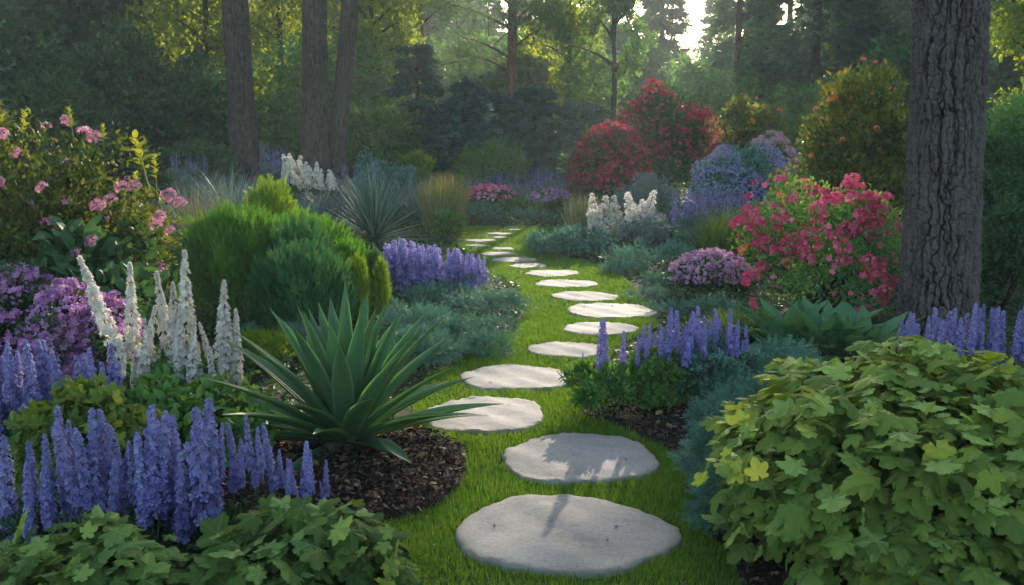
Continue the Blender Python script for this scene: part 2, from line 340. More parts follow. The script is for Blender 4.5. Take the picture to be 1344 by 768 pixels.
M['litter'] = leaf_mat('dry fallen leaves', [(.10, .065, .035), (.17, .11, .05), (.22, .18, .06), (.12, .15, .04)], .15, .7, 'mid')
M['dry'] = leaf_mat('dry leaf bases', [(.10, .07, .045), (.2, .15, .10)], .1)

# ------------------------------------------------------------------ objects
def tagged(o, label=None, cat=None, group=None, kind=None):
    if label: o['label'] = label
    if cat: o['category'] = cat
    if group: o['group'] = group
    if kind: o['kind'] = kind
    return o
def thing(name, label, cat, loc, group=None):
    global rng
    rng = np.random.default_rng(zlib.crc32(label.encode()))          # each thing keeps its own look
    o = bpy.data.objects.new(name, None); COL.objects.link(o); o.location = loc; o.empty_display_size = .1
    return tagged(o, label, cat, group)
def part(name, me, parent=None, loc=(0, 0, 0), rot=None, scale=1.0):
    o = bpy.data.objects.new(name, me); COL.objects.link(o); o.parent = parent; o.location = loc
    if rot is not None: o.rotation_euler = rot
    o.scale = (scale,) * 3 if np.isscalar(scale) else scale
    return o

# ------------------------------------------------------------------ plant builders
PH = {}
def irr(d, ph):
    """uneven outline of a bush: radius factor for a direction"""
    if ph is None: return np.ones(len(d))
    return 1 + .17 * np.sin(3.6 * d[:, 0] + ph[0] + 2 * d[:, 2]) + .13 * np.sin(5 * d[:, 2] + ph[1] + 2.5 * d[:, 1]) + .10 * np.sin(8.5 * d[:, 0] + ph[2] + 4 * d[:, 2])

def bush_geo(rx, ry, h, L, T=T_LEAF, nclump=40, k=2.4, mat=0, up=.35, droop=0., area=.30, clump=.27, zmin=.0, cap=26000, g=None, flat=.5, out=.6, ph=None):
    """leaf clumps over a dome; returns Geo and clump centres"""
    g = g or Geo()
    A = 3.2 * (rx + ry) / 2 * h * 1.6
    n = int(min(cap, max(300, k * A / (L * L * area))))
    d = rdir(nclump * 3); d = d[d[:, 2] > -.35][:nclump]
    rad = np.array([rx, ry, h * .55]); c0 = np.array([0, 0, h * .45])
    ctr = c0 + d * rad * ((.56 + .40 * rng.random(len(d))) * irr(d, ph))[:, None]
    cr = np.array([rx, ry, h * .55]).mean() * clump * (.6 + .8 * rng.random(len(d)))
    wgt = cr ** 2; idx = rng.choice(len(d), n, p=wgt / wgt.sum())
    u = rdir(n); rr = rng.random(n) ** .5
    pos = ctr[idx] + u * (cr[idx] * rr)[:, None] * np.array([1, 1, .75])
    core = rng.random(n) < .16
    q = rdir(n) * (rng.random(n) ** .4)[:, None]
    pos[core] = (c0 + q * rad * .72)[core]
    pos[:, 2] = np.where(pos[:, 2] < zmin + .01, zmin + .01 + np.abs(rng.normal(0, .04 * h, n)), pos[:, 2])
    o = norm((pos - c0) / rad * .6 + u * .5)
    ax = o * out + rng.normal(size=(n, 3)) * .45 + np.array([0, 0, up - droop])
    nn = np.array([0, 0, 1.]) * flat + o * .5 + rng.normal(size=(n, 3)) * .35
    var = np.clip(rng.random(n) * .7 + .3 * rng.random(len(d))[idx], 0, 1)
    g.scatter(T, pos, frames(ax, nn), L * (.65 + .6 * rng.random(n)), mat, var)
    return g, ctr, cr
def stems_geo(ctr, n, r0, origin_spread=.06):
    g = Geo()
    for c in ctr[rng.permutation(len(ctr))[:n]]:
        b = np.array([rng.normal(0, origin_spread), rng.normal(0, origin_spread), -.02]); mid = (b + c) / 2 * np.array([.8, .8, 1.1])
        t = np.linspace(0, 1, 6)[:, None]; p = (1 - t) ** 2 * b + 2 * t * (1 - t) * mid + t * t * c
        tube(g, p, np.linspace(r0, r0 * .35, 6), 6)
    return g
def cluster_mesh(name, mat, nfl, T=T_FLORET, size=.34, flat=.7):
    """a rounded flower head of many florets, radius about 1"""
    g = Geo(); d = rdir(nfl * 3); d = d[d[:, 2] > -.25][:nfl]
    pos = d * np.array([1, 1, flat]) * (.75 + .25 * rng.random(len(d)))[:, None]
    n = norm(d + rng.normal(size=d.shape) * .25); ax = np.cross(n, rdir(len(d)))
    g.scatter(T, pos, frames(ax, n), size * (.75 + .5 * rng.random(len(d))))
    return g.mesh(name, mat)
def spike_mesh(name, mat, aspect, nfl, fsize, T=T_FLOR4, tip=.25, stemlen=.35, ragged=.12, point=.75):
    """flower spike of length 1 along +Z with its stem below"""
    g = Geo(); t = rng.random(nfl) ** .9
    a = rng.random(nfl) * 6.283; r = aspect * (tip + (1 - tip) * (1 - t ** 1.6) ** point) * (1 - ragged + 2 * ragged * rng.random(nfl)) * np.clip(t * 8 + .55, 0, 1)
    pos = np.stack([np.cos(a) * r, np.sin(a) * r, t], 1)
    n = np.stack([np.cos(a), np.sin(a), .35 + .5 * t], 1) + rng.normal(size=(nfl, 3)) * .2
    g.scatter(T, pos, frames(np.cross(n, rdir(nfl)), n), fsize * (1 - .5 * t) * (.8 + .4 * rng.random(nfl)), 0, np.clip(.25 + .5 * rng.random(nfl) + .25 * t, 0, 1))
    z = np.linspace(-stemlen, .97, 5); tube(g, np.stack([z * 0, z * 0, z], 1), np.linspace(aspect * .16, aspect * .06, 5), 5, 1)
    return g.mesh(name, [mat, M['stem']])
def blades_geo(n, length, width, spread=(R(20), R(85)), droop=.5, base=.05, segs=5, g=None, mat=0, lenvar=.35, azf=None):
    g = g or Geo()
    a = rng.random(n) * 6.283; e = spread[0] + (spread[1] - spread[0]) * rng.random(n) ** .8
    Ln = length * (1 - lenvar * rng.random(n)); dr = droop * (.5 + rng.random(n))
    t = np.linspace(0, 1, segs + 1)
    ang = e[:, None] - dr[:, None] * t[None] ** 1.5
    ds = Ln[:, None] / segs
    hor = np.concatenate([np.zeros((n, 1)), np.cumsum(np.cos(ang[:, :-1]) * ds, 1)], 1); ver = np.concatenate([np.zeros((n, 1)), np.cumsum(np.sin(ang[:, :-1]) * ds, 1)], 1)
    br = base * np.sqrt(rng.random(n)); ba = rng.random(n) * 6.283
    x = np.cos(a)[:, None] * hor + (br * np.cos(ba))[:, None]; y = np.sin(a)[:, None] * hor + (br * np.sin(ba))[:, None]
    wd = width * (np.minimum(1, .55 + t * 2) * (1 - t ** 2.2) + .02)[None] * (.7 + .6 * rng.random(n))[:, None]
    sx, sy = -np.sin(a)[:, None] * wd / 2, np.cos(a)[:, None] * wd / 2
    V = np.stack([np.stack([x - sx, y - sy, ver], -1), np.stack([x + sx, y + sy, ver], -1)], 2).reshape(-1, 3)
    k = (segs + 1) * 2; off = (np.arange(n) * k)[:, None, None]; i = np.arange(segs) * 2
    Fq = (np.stack([i, i + 1, i + 3, i + 2], 1)[None] + off).reshape(-1, 4)
    g.add(V, Fq, mat, np.repeat(rng.random(n), k)); return g

PXM = lambda Y: Y / F          # metres per photo pixel at distance Y
def box_of(px0, px1, ptop, Y):
    z1 = PZ(ptop, Y); x0, x1 = PX(px0, Y, z1 / 2), PX(px1, Y, z1 / 2); cx = (x0 + x1) / 2; gz = float(H(cx, Y))
    return cx, (x1 - x0) / 2, max(.12, z1 - gz), gz

def shrub(name, label, cat, px0, px1, ptop, Y, mat, leafpx=7, T=T_LEAF, ry=None, nclump=45, group=None, flower=None, nfl=0, flpx=8, stems=8, flname='flower_cluster', fmin=.15, wild=False, **kw):
    cx, rx, h, gz = box_of(px0, px1, ptop, Y); ry = ry or min(rx, max(.9 * h, .4 * rx))
    t = thing(name, label, cat, (cx, Y, gz), group)
    if wild: PH[t.name] = rng.random(3) * 6.28
    g, ctr, cr = bush_geo(rx, ry, h, leafpx * PXM(Y), T, nclump, ph=PH.get(t.name), **kw)
    part('foliage', g.mesh('foliage', mat), t)
    if stems: part('stems', stems_geo(ctr, stems, .012 + .006 * h).mesh('stems', M['twig'], True), t)
    if flower is not None: flowers_on(t, rx, ry, h, flower, nfl, flpx * PXM(Y), flname, fmin)
    return t
CL = {}
def head(mk, big, i):
    key = (mk, big, i % 3)
    if key not in CL: CL[key] = cluster_mesh('flower_cluster', M[mk], 26 if big else 9, T_FLORET, .36 if big else .6)
    return CL[key]
def flowers_on(t, rx, ry, h, mat, nfl, size, name='flower_cluster', fmin=.15, mats=None):
    mats = mat if isinstance(mat, (list, tuple)) else [mat]
    for i in range(nfl):
        mk = mats[i % len(mats)]; big = size > .045
        me = head(mk, big, i)
        for _ in range(50):
            d = rdir(1)[0]
            if d[2] > -.2 + fmin and d[1] < .45: break
        p = np.array([0, 0, h * .45]) + d * np.array([rx, ry, h * .55]) * (.93 + .12 * rng.random()) * irr(d[None], PH.get(t.name))[0]
        q = Vector(d * np.array([1, 1, 1.2]) + np.array([0, 0, .5])).to_track_quat('Z', 'Y').to_euler()
        part(name, me, t, p, q, size * (.7 + .6 * rng.random()))

def spike_plant(name, label, cat, Y, spikes, meshes, foliage_mat, leafpx=7, T=T_LEAF, group=None, fol_h=None, spread_y=.25, rx=None, lean=.10, k=2.0, fol=True, part_name='flower_spike'):
    """spikes: (px, tip py, bottom py) list"""
    pxs = [s[0] for s in spikes]; cpx = (min(pxs) + max(pxs)) / 2
    zt = np.array([PZ(s[1], Y) for s in spikes]); zb = np.array([PZ(s[2], Y) for s in spikes])
    cx = PX(cpx, Y, zb.mean()); gz = float(H(cx, Y)); t = thing(name, label, cat, (cx, Y, gz), group)
    for i, s in enumerate(spikes):
        dy = (rng.random() - .5) * 2 * spread_y; yy = Y + dy
        z1, z0 = PZ(s[1], yy), PZ(s[2], yy); x1 = PX(s[0], yy, z1); Ln = max(.05, z1 - z0)
        tx = rng.normal(0, lean * .5); ty = rng.normal(0, lean)
        part(part_name, meshes[i % len(meshes)], t, (x1 - cx - ty * Ln, dy, z0 - gz), (tx, ty, rng.random() * 6), Ln)
    if fol:
        r = rx or max(.15, (PX(max(pxs), Y) - PX(min(pxs), Y)) / 2 + .06); fh = fol_h or max(.15, zb.mean() - gz + .08)
        g, ctr, cr = bush_geo(r, max(spread_y + .08, .15), fh, leafpx * PXM(Y), T, 26, k, up=.5)
        part('foliage', g.mesh('foliage', foliage_mat), t)
    return t

# ------------------------------------------------------------------ trunks with real furrows
def trunk_geo(pts, rad, seg, rows, depth_, cw, ch, flare=.0):
    """pts/rad: centre line and radius; plates of bark from an elongated cell pattern"""
    pts = np.asarray(pts, float); s = np.concatenate([[0], np.cumsum(np.linalg.norm(np.diff(pts, axis=0), axis=1))]); s /= s[-1]; q = np.linspace(0, 1, rows)
    c = np.stack([np.interp(q, s, pts[:, i]) for i in range(3)], 1); r = np.interp(q, s, rad)
    Ltot = np.linalg.norm(np.diff(c, axis=0), axis=1).sum(); a = np.linspace(0, 2 * math.pi, seg, endpoint=False)
    rm = r.mean(); circ = 2 * math.pi * rm
    def vn(cu, cv, warp=0):
        nu, nv = max(3, int(round(circ / cu))), max(2, int(Ltot / cv) + 2); gd = rng.normal(size=(nv + 2, nu))
        U, W = np.meshgrid(a / (2 * math.pi) * nu, q * (nv - 1)); U = U + (0 if np.isscalar(warp) else warp * (nu / circ))
        iu, iv = np.floor(U).astype(int), np.floor(W).astype(int); fu, fv = U - iu, W - iv; fu = fu * fu * (3 - 2 * fu); fv = fv * fv * (3 - 2 * fv); iv = np.clip(iv, 0, nv)
        g0 = lambda di, dj: gd[iv + di, (iu + dj) % nu]
        return (g0(0, 0) * (1 - fu) + g0(0, 1) * fu) * (1 - fv) + (g0(1, 0) * (1 - fu) + g0(1, 1) * fu) * fv
    ss = lambda x, lo, hi: (lambda t: t * t * (3 - 2 * t))(np.clip((x - lo) / (hi - lo), 0, 1))
    W2 = np.repeat((q * Ltot)[:, None], seg, 1); ac = np.repeat((a / (2 * math.pi) * circ)[None], rows, 0); e = np.ones_like(W2)
    for k_, (mul, st_) in enumerate(((1.0, .95), (1.0, .95), (.55, .45))):
        nper = max(4, round(circ / (cw * mul * 1.5))); wv = vn(cw * 3, ch * .8) * .30 + vn(cw * 1.2, ch * .16) * .17 + vn(cw * .5, cw * .8) * .10
        fr = (ac / circ * nper + wv + .37 * k_) % 1; dd = np.minimum(fr, 1 - fr); am = st_ * ss(vn(cw * 2.5, ch * .6) + .9, 0, .9)
        e *= 1 - am * (1 - ss(dd, .01, .13))
    n3 = vn(cw * 1.2, ch * .13); e *= .45 + .55 * ss(np.abs(n3), 0, .11)
    fine = .5 * vn(cw * .25, cw * .5) + .35 * vn(cw * .12, cw * .2) + .3 * vn(cw * .4, ch * .15); e = np.clip(e, 0, 1)
    rough = .26 * fine
    fl = 1 + flare * np.exp(-q * Ltot / .45)[:, None] * (1 + .25 * np.sin(5 * a)[None])
    rr = r[:, None] * fl + depth_ * (e - 1 + rough * (.3 + e)) + .12 * depth_ * vn(cw * 3, ch)
    X = c[:, 0][:, None] + rr * np.cos(a); Yv = c[:, 1][:, None] + rr * np.sin(a); Z = np.repeat(c[:, 2][:, None], seg, 1)
    V = np.stack([X, Yv, Z], -1).reshape(-1, 3)
    i = np.arange(rows - 1)[:, None] * seg; j = np.arange(seg)[None]; j2 = (j + 1) % seg
    Fq = np.stack([i + j, i + j2, i + seg + j2, i + seg + j], -1).reshape(-1, 4)
    g = Geo(); g.add(V, Fq, 0, np.clip(e * .8 + .12 + .17 * fine, .03, 1.2).ravel()); return g

# sun lanes: openings between branches through which the low sun reaches chosen spots of the garden
LANES = []  # (point, radius)
for px_, py_, Y_, r_ in ((150,195,6.4,.8),(225,270,6.2,.5),(357,250,9.7,.6),(300,290,8.7,.5),(400,295,8.8,.4),(478,365,8.0,.35),(660,440,None,.9),(720,402,None,.7),(610,510,None,.5),(690,470,None,.5),(720,385,None,.6),(655,314,None,.4),(640,328,None,.4),(700,352,None,.4),
        (775,500,5.3,.2),(785,602,None,.17),(630,700,None,.16),(795,695,None,.10),(990,385,8.3,.4),(1050,268,8.3,.35),(1090,170,12.8,.9),(950,610,2.9,.2),(1080,470,3.3,.3),(365,70,30,2.4),(485,90,30,2.0),(280,60,29,1.8),
        (742,60,34,1.5),(790,60,31,1.0),(1338,80,19,1.2),(965,140,25,.8),(570,345,9.4,.4),(690,90,31,1.2),(820,290,14.6,.5),(455,480,4.7,.28),(640,40,31,1.8),(785,110,31,.7),(752,110,34,.9),(580,80,33,1.0),(430,150,28,.9),(1000,60,50,2.5),(1080,100,40,1.3),(700,60,31,1.0),(520,30,33,1.4),(600,10,31,1.2),(560,440,7.6,.4)):
    if Y_ is None: X_, Yy_, Z_ = GND(px_, py_)
    else: Yy_, Z_ = Y_, PZ(py_, Y_); X_ = PX(px_, Y_, Z_)
    LANES.append(((X_, Yy_, Z_), r_ * 1.45))
def open_lanes(P):
    """True for world points that stay"""
    keep = np.ones(len(P), bool); s = np.array(SUND)
    for (p, r) in LANES:
        d = P - np.array(p); t = d @ s
        dist = np.linalg.norm(d - t[:, None] * s, axis=1)
        keep &= ~((dist < r) & (t > 8))
    return keep

def conifer_mesh(h, r, z0, L=.5, nb=90, per=26, droop=.35, T=T_FROND, world=None, mat=None, power=.85, name='crown', thin=1.0, cap=60000, whorl=0):
    g = Geo(); t = rng.random(nb) ** .8; 
    if whorl: t = (np.floor(t * whorl) + .5 + .16 * rng.normal(size=nb)) / whorl; t = np.clip(t, 0, .99)
    z = z0 + (h - z0) * t; Ln = r * (1 - t) ** power * (.7 + .45 * rng.random(nb)) + .12 * r * (1 - t) + .15
    a = np.arange(nb) * 2.4 + rng.normal(0, .3, nb)
    bi = np.repeat(np.arange(nb), per); s = rng.random(nb * per) ** .65; n = len(s)
    hx = np.cos(a)[bi] * Ln[bi] * s; hy = np.sin(a)[bi] * Ln[bi] * s
    dz = Ln[bi] * (-droop * s + .30 * s ** 2.5) + rng.normal(0, .06, n) * Ln[bi]
    side = rng.normal(0, .17, n) * Ln[bi] * (1.15 - s)
    pos = np.stack([hx - np.sin(a)[bi] * side, hy + np.cos(a)[bi] * side, z[bi] + dz], 1)
    ax = np.stack([np.cos(a)[bi], np.sin(a)[bi], np.full(n, -droop * .6)], 1) + rng.normal(size=(n, 3)) * (np.array([.5, .5, .18]) if whorl else .45)
    nn = np.array([0, 0, 1.]) + rng.normal(size=(n, 3)) * (.25 if whorl else .4)
    keep = np.ones(n, bool)
    if world is not None: keep = open_lanes(pos + np.array(world))
    v = np.clip(.35 + .4 * s + .25 * rng.normal(size=n) * .6, 0, 1)
    g.scatter(T, pos[keep], frames(ax, nn)[keep], L * (.6 + .7 * rng.random(keep.sum())) * thin, 0, v[keep])
    return g.mesh(name, mat)
def crown_mesh(ctrs, rads, L, n, mat, T=T_LEAF, world=None, flat=.7, name='crown', squash=.7):
    g = Geo(); ctrs = np.asarray(ctrs, float); rads = np.asarray(rads, float)
    idx = rng.choice(len(ctrs), n, p=rads ** 2 / (rads ** 2).sum()); u = rdir(n)
    pos = ctrs[idx] + u * (rads[idx] * rng.random(n) ** .45)[:, None] * np.array([1, 1, squash])
    keep = open_lanes(pos + np.array(world)) if world is not None else np.ones(n, bool)
    pos, u, idx = pos[keep], u[keep], idx[keep]; m = len(pos)
    ax = u * .5 + rng.normal(size=(m, 3)) * .6 + np.array([0, 0, -.15]); nn = np.array([0, 0, 1.]) * flat + u * .4 + rng.normal(size=(m, 3)) * .4
    g.scatter(T, pos, frames(ax, nn), L * (.6 + .7 * rng.random(m)), 0, np.clip(.6 * rng.random(m) + .4 * rng.random(len(ctrs))[idx], 0, 1))
    return g.mesh(name, mat)
def limbs(g, base_pts, ctrs, r0, mat=0):
    bp = np.asarray(base_pts, float)
    for c in ctrs:
        z = min(c[2] - .15 * abs(c[2]), bp[-1][2]); b = np.array([np.interp(z, bp[:, 2], bp[:, i]) for i in range(3)])
        t = np.linspace(0, 1, 6)[:, None]; mid = (b + c) / 2 + np.array([0, 0, .12 * np.linalg.norm(c - b)])
        p = (1 - t) ** 2 * b + 2 * t * (1 - t) * mid + t * t * c; tube(g, p, np.linspace(r0, r0 * .3, 6), 6, mat)

exec_order = True
# ================================================================== the setting
LAWN = [(790,455,1015),(768,480,1000),(720,515,962),(690,520,938),(650,575,905),(620,588,890),(590,580,880),(565,545,832),(540,540,792),(500,575,775),
        (470,615,790),(450,655,812),(430,690,855),(410,700,850),(395,695,842),(380,688,832),(365,652,818),(350,640,785),(340,628,742),(330,612,716),(318,602,704),(308,598,700),(298,596,742)]
rows = []
for py, l, r in LAWN:
    xl, yl, _ = GND(l, py); xr, yr, _ = GND(r, py); rows.append((yl, xl, xr))
rows = np.array(sorted(rows)); rows = np.concatenate([[[-2, rows[0][1] - .1, rows[0][2] + .1]], rows])
def lawn_edges(y): return np.interp(y, rows[:, 0], rows[:, 1]), np.interp(y, rows[:, 0], rows[:, 2])
def on_lawn(x, y, m=0.0):
    l, r = lawn_edges(y); return (x > l + m) & (x < r - m) & (y < rows[-1, 0]) & (y > -2)

# ground: one sheet to beyond the last trees
gx = np.unique(np.concatenate([np.arange(-16, 16.01, .5), np.sign(np.linspace(-1, 1, 41)) * np.abs(np.linspace(-1, 1, 41)) ** 3 * 600]))
gy = np.unique(np.concatenate([np.arange(-4, 34.01, .5), np.linspace(34, 120, 30), np.linspace(120, 900, 14), np.linspace(-300, -4, 10)]))
XX, YY = np.meshgrid(gx, gy); g = Geo()
i = np.arange(len(gy) - 1)[:, None] * len(gx); j = np.arange(len(gx) - 1)[None]
g.add(np.stack([XX, YY, H(XX, YY)], -1).reshape(-1, 3), np.stack([i + j, i + j + 1, i + len(gx) + j + 1, i + len(gx) + j], -1).reshape(-1, 4))
tagged(part('ground', g.mesh('ground', M['soil'], True)), 'dark soil under the garden and forest', 'ground', kind='structure')

yy = np.linspace(-2, rows[-1, 0], 160); l, r = lawn_edges(yy); ts = np.linspace(0, 1, 9)
X = l[:, None] + (r - l)[:, None] * ts; Yg = np.repeat(yy[:, None], 9, 1); Z = H(X, Yg) + .012
i = np.arange(159)[:, None] * 9; j = np.arange(8)[None]; g = Geo()
g.add(np.stack([X, Yg, Z], -1).reshape(-1, 3), np.stack([i + j, i + j + 1, i + 9 + j + 1, i + 9 + j], -1).reshape(-1, 4))
tagged(part('lawn', g.mesh('lawn', M['turf'], True)), 'winding strip of mown lawn between the borders', 'lawn', kind='structure')

# ---- stepping stones
STONES = [(741,706,306,'widest pale limestone stepping stone, broad and irregular, at the near end of the path'),
 (761,607,208,'pale stepping stone level with the dark mulch, one step beyond the widest stone'),
 (637,550,162,'pale stepping stone touched by the lowest spiky agave leaf'),
 (678,501,152,'sunlit stepping stone just beyond the agave leaf tips, bulging towards the lavender clump'),
 (745,464,108,'stepping stone half hidden behind the thin spike of the catmint'),
 (787,436,104,'stepping stone mostly behind the two dark catmint spikes'),
 (802,412,122,'wide stepping stone at the outer bend of the path above the catmint'),
 (768,393,90,'pale stepping stone, first after the outer bend on the way to the woods'),
 (743,376,84,'pale stepping stone, second after the outer bend on the way to the woods'),
 (724,362,72,'pale stepping stone, third after the outer bend on the way to the woods'),
 (694,352,52,'narrow stepping stone, fourth after the outer bend on the way to the woods'),
 (674,344,62,'stepping stone level with the tips of the lavender, fifth after the outer bend'),
 (655,336,48,'stepping stone partly behind the last lavender spikes, sixth after the outer bend'),
 (660,329,30,'small stepping stone set to the inside of the path, seventh after the outer bend'),
 (627,325,34,'stepping stone half hidden at the lavender side, eighth after the outer bend'),
 (630,318,42,'pale stepping stone by the grassy edge, ninth after the outer bend'),
 (656,314,20,'smallest sliver of stepping stone near the far end of the path'),
 (655,309,34,'stepping stone last but one before the grey mounds'),
 (676,304,17,'last tiny stepping stone beside the dark green mound')]
SP = []
for k, (cx, cy, wpx, lab) in enumerate(STONES):
    X, Y, z = GND(cx, cy); a = wpx / 2 * depth(Y, 0) / F; b = a * (1.0 if k < 4 else .95) * (.92 + .1 * rng.random())
    ph = rng.random(8) * 6.283; nA = 72
    th = np.linspace(0, 2 * math.pi, nA, endpoint=False)
    pr = sum((.055 / (m - .6) ** .75) * np.cos(m * th + ph[m]) for m in range(2, 7)) + .010 * rng.normal(size=nA)
    pr += .012 * np.sin(17 * th + ph[0]) * np.sin(5 * th + ph[1])
    pr = 1 + pr - pr.mean(); pr /= .5 * (np.abs(np.cos(th) * pr).max() + 1e-6) * 2
    rings = [0, .15, .3, .45, .6, .72, .82, .9, .95, .985, 1.0, 1.004, .995]; zs = [.026] * 8 + [.0255, .0232, .013, -.01, -.05]
    V = []; vv = []
    for q, zz in zip(rings, zs):
        x, y = a * q * pr * np.cos(th), b * q * pr * np.sin(th)
        bump = (.004 * np.sin(x * 9 + ph[2]) * np.sin(y * 13 + ph[3]) + .003 * np.sin(x * 23 + y * 17 + ph[4])) + .003 * rng.normal(size=nA) * (q > .9)
        V.append(np.stack([x, y, zz + bump * (zz > 0)], 1)); vv.append(np.full(nA, max(0, (q - .55) / .45) ** 2))
    V = np.concatenate(V); i = np.arange(len(rings) - 1)[:, None] * nA; j = np.arange(nA)[None]; j2 = (j + 1) % nA
    g = Geo(); g.add(V, np.stack([i + j, i + nA + j, i + nA + j2, i + j2], -1).reshape(-1, 4)[nA * 0:], 0, np.concatenate(vv))
    o = part('stepping_stone', g.mesh('stepping_stone', M['stone'], True), None, (X, Y, z + .012))
    tagged(o, lab, 'stepping stone', 'stepping stones of the garden path')
    SP.append((X, Y, a, b, th, pr))
def on_stone(x, y, grow=0.0):
    m = np.zeros(x.shape, bool)
    for X, Y, a, b, th, pr in SP:
        u, v = (x - X) / a, (y - Y) / b; an = np.arctan2(v, u) % 6.2832
        m |= np.hypot(u, v) < np.interp(an, np.append(th, 6.2832), np.append(pr, pr[0])) + grow / a
    return m

# ---- mulch beds
def bed(name, label, pix, mound, cat='mulch bed'):
    P = np.array([GND(a, b)[:2] for a, b in pix]); c = P.mean(0)
    th = np.linspace(0, 1, len(P) * 8 + 1)[:-1] * len(P); i0 = th.astype(int) % len(P); f = (th % 1)[:, None]
    p0, p1, p2, p3 = P[(i0 - 1) % len(P)], P[i0], P[(i0 + 1) % len(P)], P[(i0 + 2) % len(P)]
    C = .5 * (2 * p1 + (p2 - p0) * f + (2 * p0 - 5 * p1 + 4 * p2 - p3) * f ** 2 + (3 * p1 - p0 - 3 * p2 + p3) * f ** 3)
    nR = 14; n = len(C); V = []
    for q in np.linspace(0, 1, nR):
        xy = c + (C - c) * q; z = H(xy[:, 0], xy[:, 1]) + .02 + mound * (1 - q ** 2) + .008 * np.sin(xy[:, 0] * 40) * np.sin(xy[:, 1] * 37) * (q < .95)
        V.append(np.column_stack([xy, z]))
    i = np.arange(nR - 1)[:, None] * n; j = np.arange(n)[None]; j2 = (j + 1) % n
    g = Geo(); g.add(np.concatenate(V), np.stack([i + j, i + n + j, i + n + j2, i + j2], -1).reshape(-1, 4))
    tagged(part(name, g.mesh(name, M['mulch'], True)), label, cat, kind='structure')
    return C, c, mound
def inside(C, x, y):
    m = np.zeros(x.shape, bool); n = len(C)
    for k in range(n):
        (x0, y0), (x1, y1) = C[k], C[(k + 1) % n]
        if y0 == y1: continue
        m ^= ((y0 > y) != (y1 > y)) & (x < (x1 - x0) * (y - y0) / (y1 - y0) + x0)
    return m
BEDS = [bed('mulch_bed', 'dark bark mulch round the foot of the agave', [(455,690),(520,688),(575,668),(608,635),(606,600),(560,575),(480,560),(380,560),(300,585),(270,640),(330,690)], .05),
        bed('mulch_bed', 'dark bark mulch at the foot of the catmint and under the lime shrub', [(765,542),(800,560),(850,582),(893,606),(905,640),(918,690),(960,735),(1010,790),(1300,800),(1360,640),(1150,560),(1000,535),(880,525)], .02)]
CH = Geo()
for C, c, mound in BEDS:
    lo, hi = C.min(0), C.max(0); n = 15000
    x = rng.uniform(lo[0], hi[0], n); y = rng.uniform(lo[1], hi[1], n); m = inside(C, x, y); x, y = x[m], y[m]; n = len(x)
    q = np.minimum(1, np.hypot(x - c[0], y - c[1]) / np.hypot(*(hi - lo)) * 2.2)
    z = .024 + mound * (1 - q ** 2) + rng.random(n) * .022
    ax = rdir(n) * np.array([1, 1, .35]); nn = np.array([0, 0, 1.]) + rng.normal(size=(n, 3)) * .5
    T_CHIP = tmpl([(-.2,0,0),(.2,.05,0),(.16,1,.05),(-.15,.9,.02)], [(0,1,2,3)])
    s = .012 + .03 * rng.random(n) ** 2
    CH.scatter(T_CHIP, np.stack([x, y, z], 1), frames(ax, nn), s, 0, rng.random(n) ** 2.2)
tagged(part('mulch_chips', CH.mesh('mulch_chips', M['chip'])), 'loose bark chips strewn over the dark mulch beds', 'bark mulch', kind='stuff')

# ---- a few fallen leaves and petals
LG = Geo()
for (C, c, mound), nf in zip(BEDS, (70, 60)):
    lo, hi = C.min(0), C.max(0); x = rng.uniform(lo[0], hi[0], nf * 2); y = rng.uniform(lo[1], hi[1], nf * 2); m = inside(C, x, y); x, y = x[m][:nf], y[m][:nf]; n = len(x)
    q = np.minimum(1, np.hypot(x - c[0], y - c[1]) / np.hypot(*(hi - lo)) * 2.2)
    LG.scatter(T_OVATE, np.stack([x, y, .045 + mound * (1 - q ** 2) + .01 * rng.random(n)], 1), frames(rdir(n) * np.array([1, 1, .2]), np.array([0, 0, 1.]) + rdir(n) * .45), .025 + .04 * rng.random(n))
n = 90; y = rng.uniform(3, 11, n); e = np.array([lawn_edges(v) for v in y]); x = e[:, 0] + (e[:, 1] - e[:, 0]) * rng.random(n); zz = np.where(on_stone(x, y), .045, .036)
LG.scatter(T_OVATE, np.stack([x, y, H(x, y) + zz], 1), frames(rdir(n) * np.array([1, 1, .12]), np.array([0, 0, 1.]) + rdir(n) * .25), .012 + .022 * rng.random(n) ** 2)
tagged(part('fallen_leaves', LG.mesh('fallen_leaves', M['litter'], True)), 'small dry leaves fallen on the mulch and the lawn', 'fallen leaves', kind='stuff')

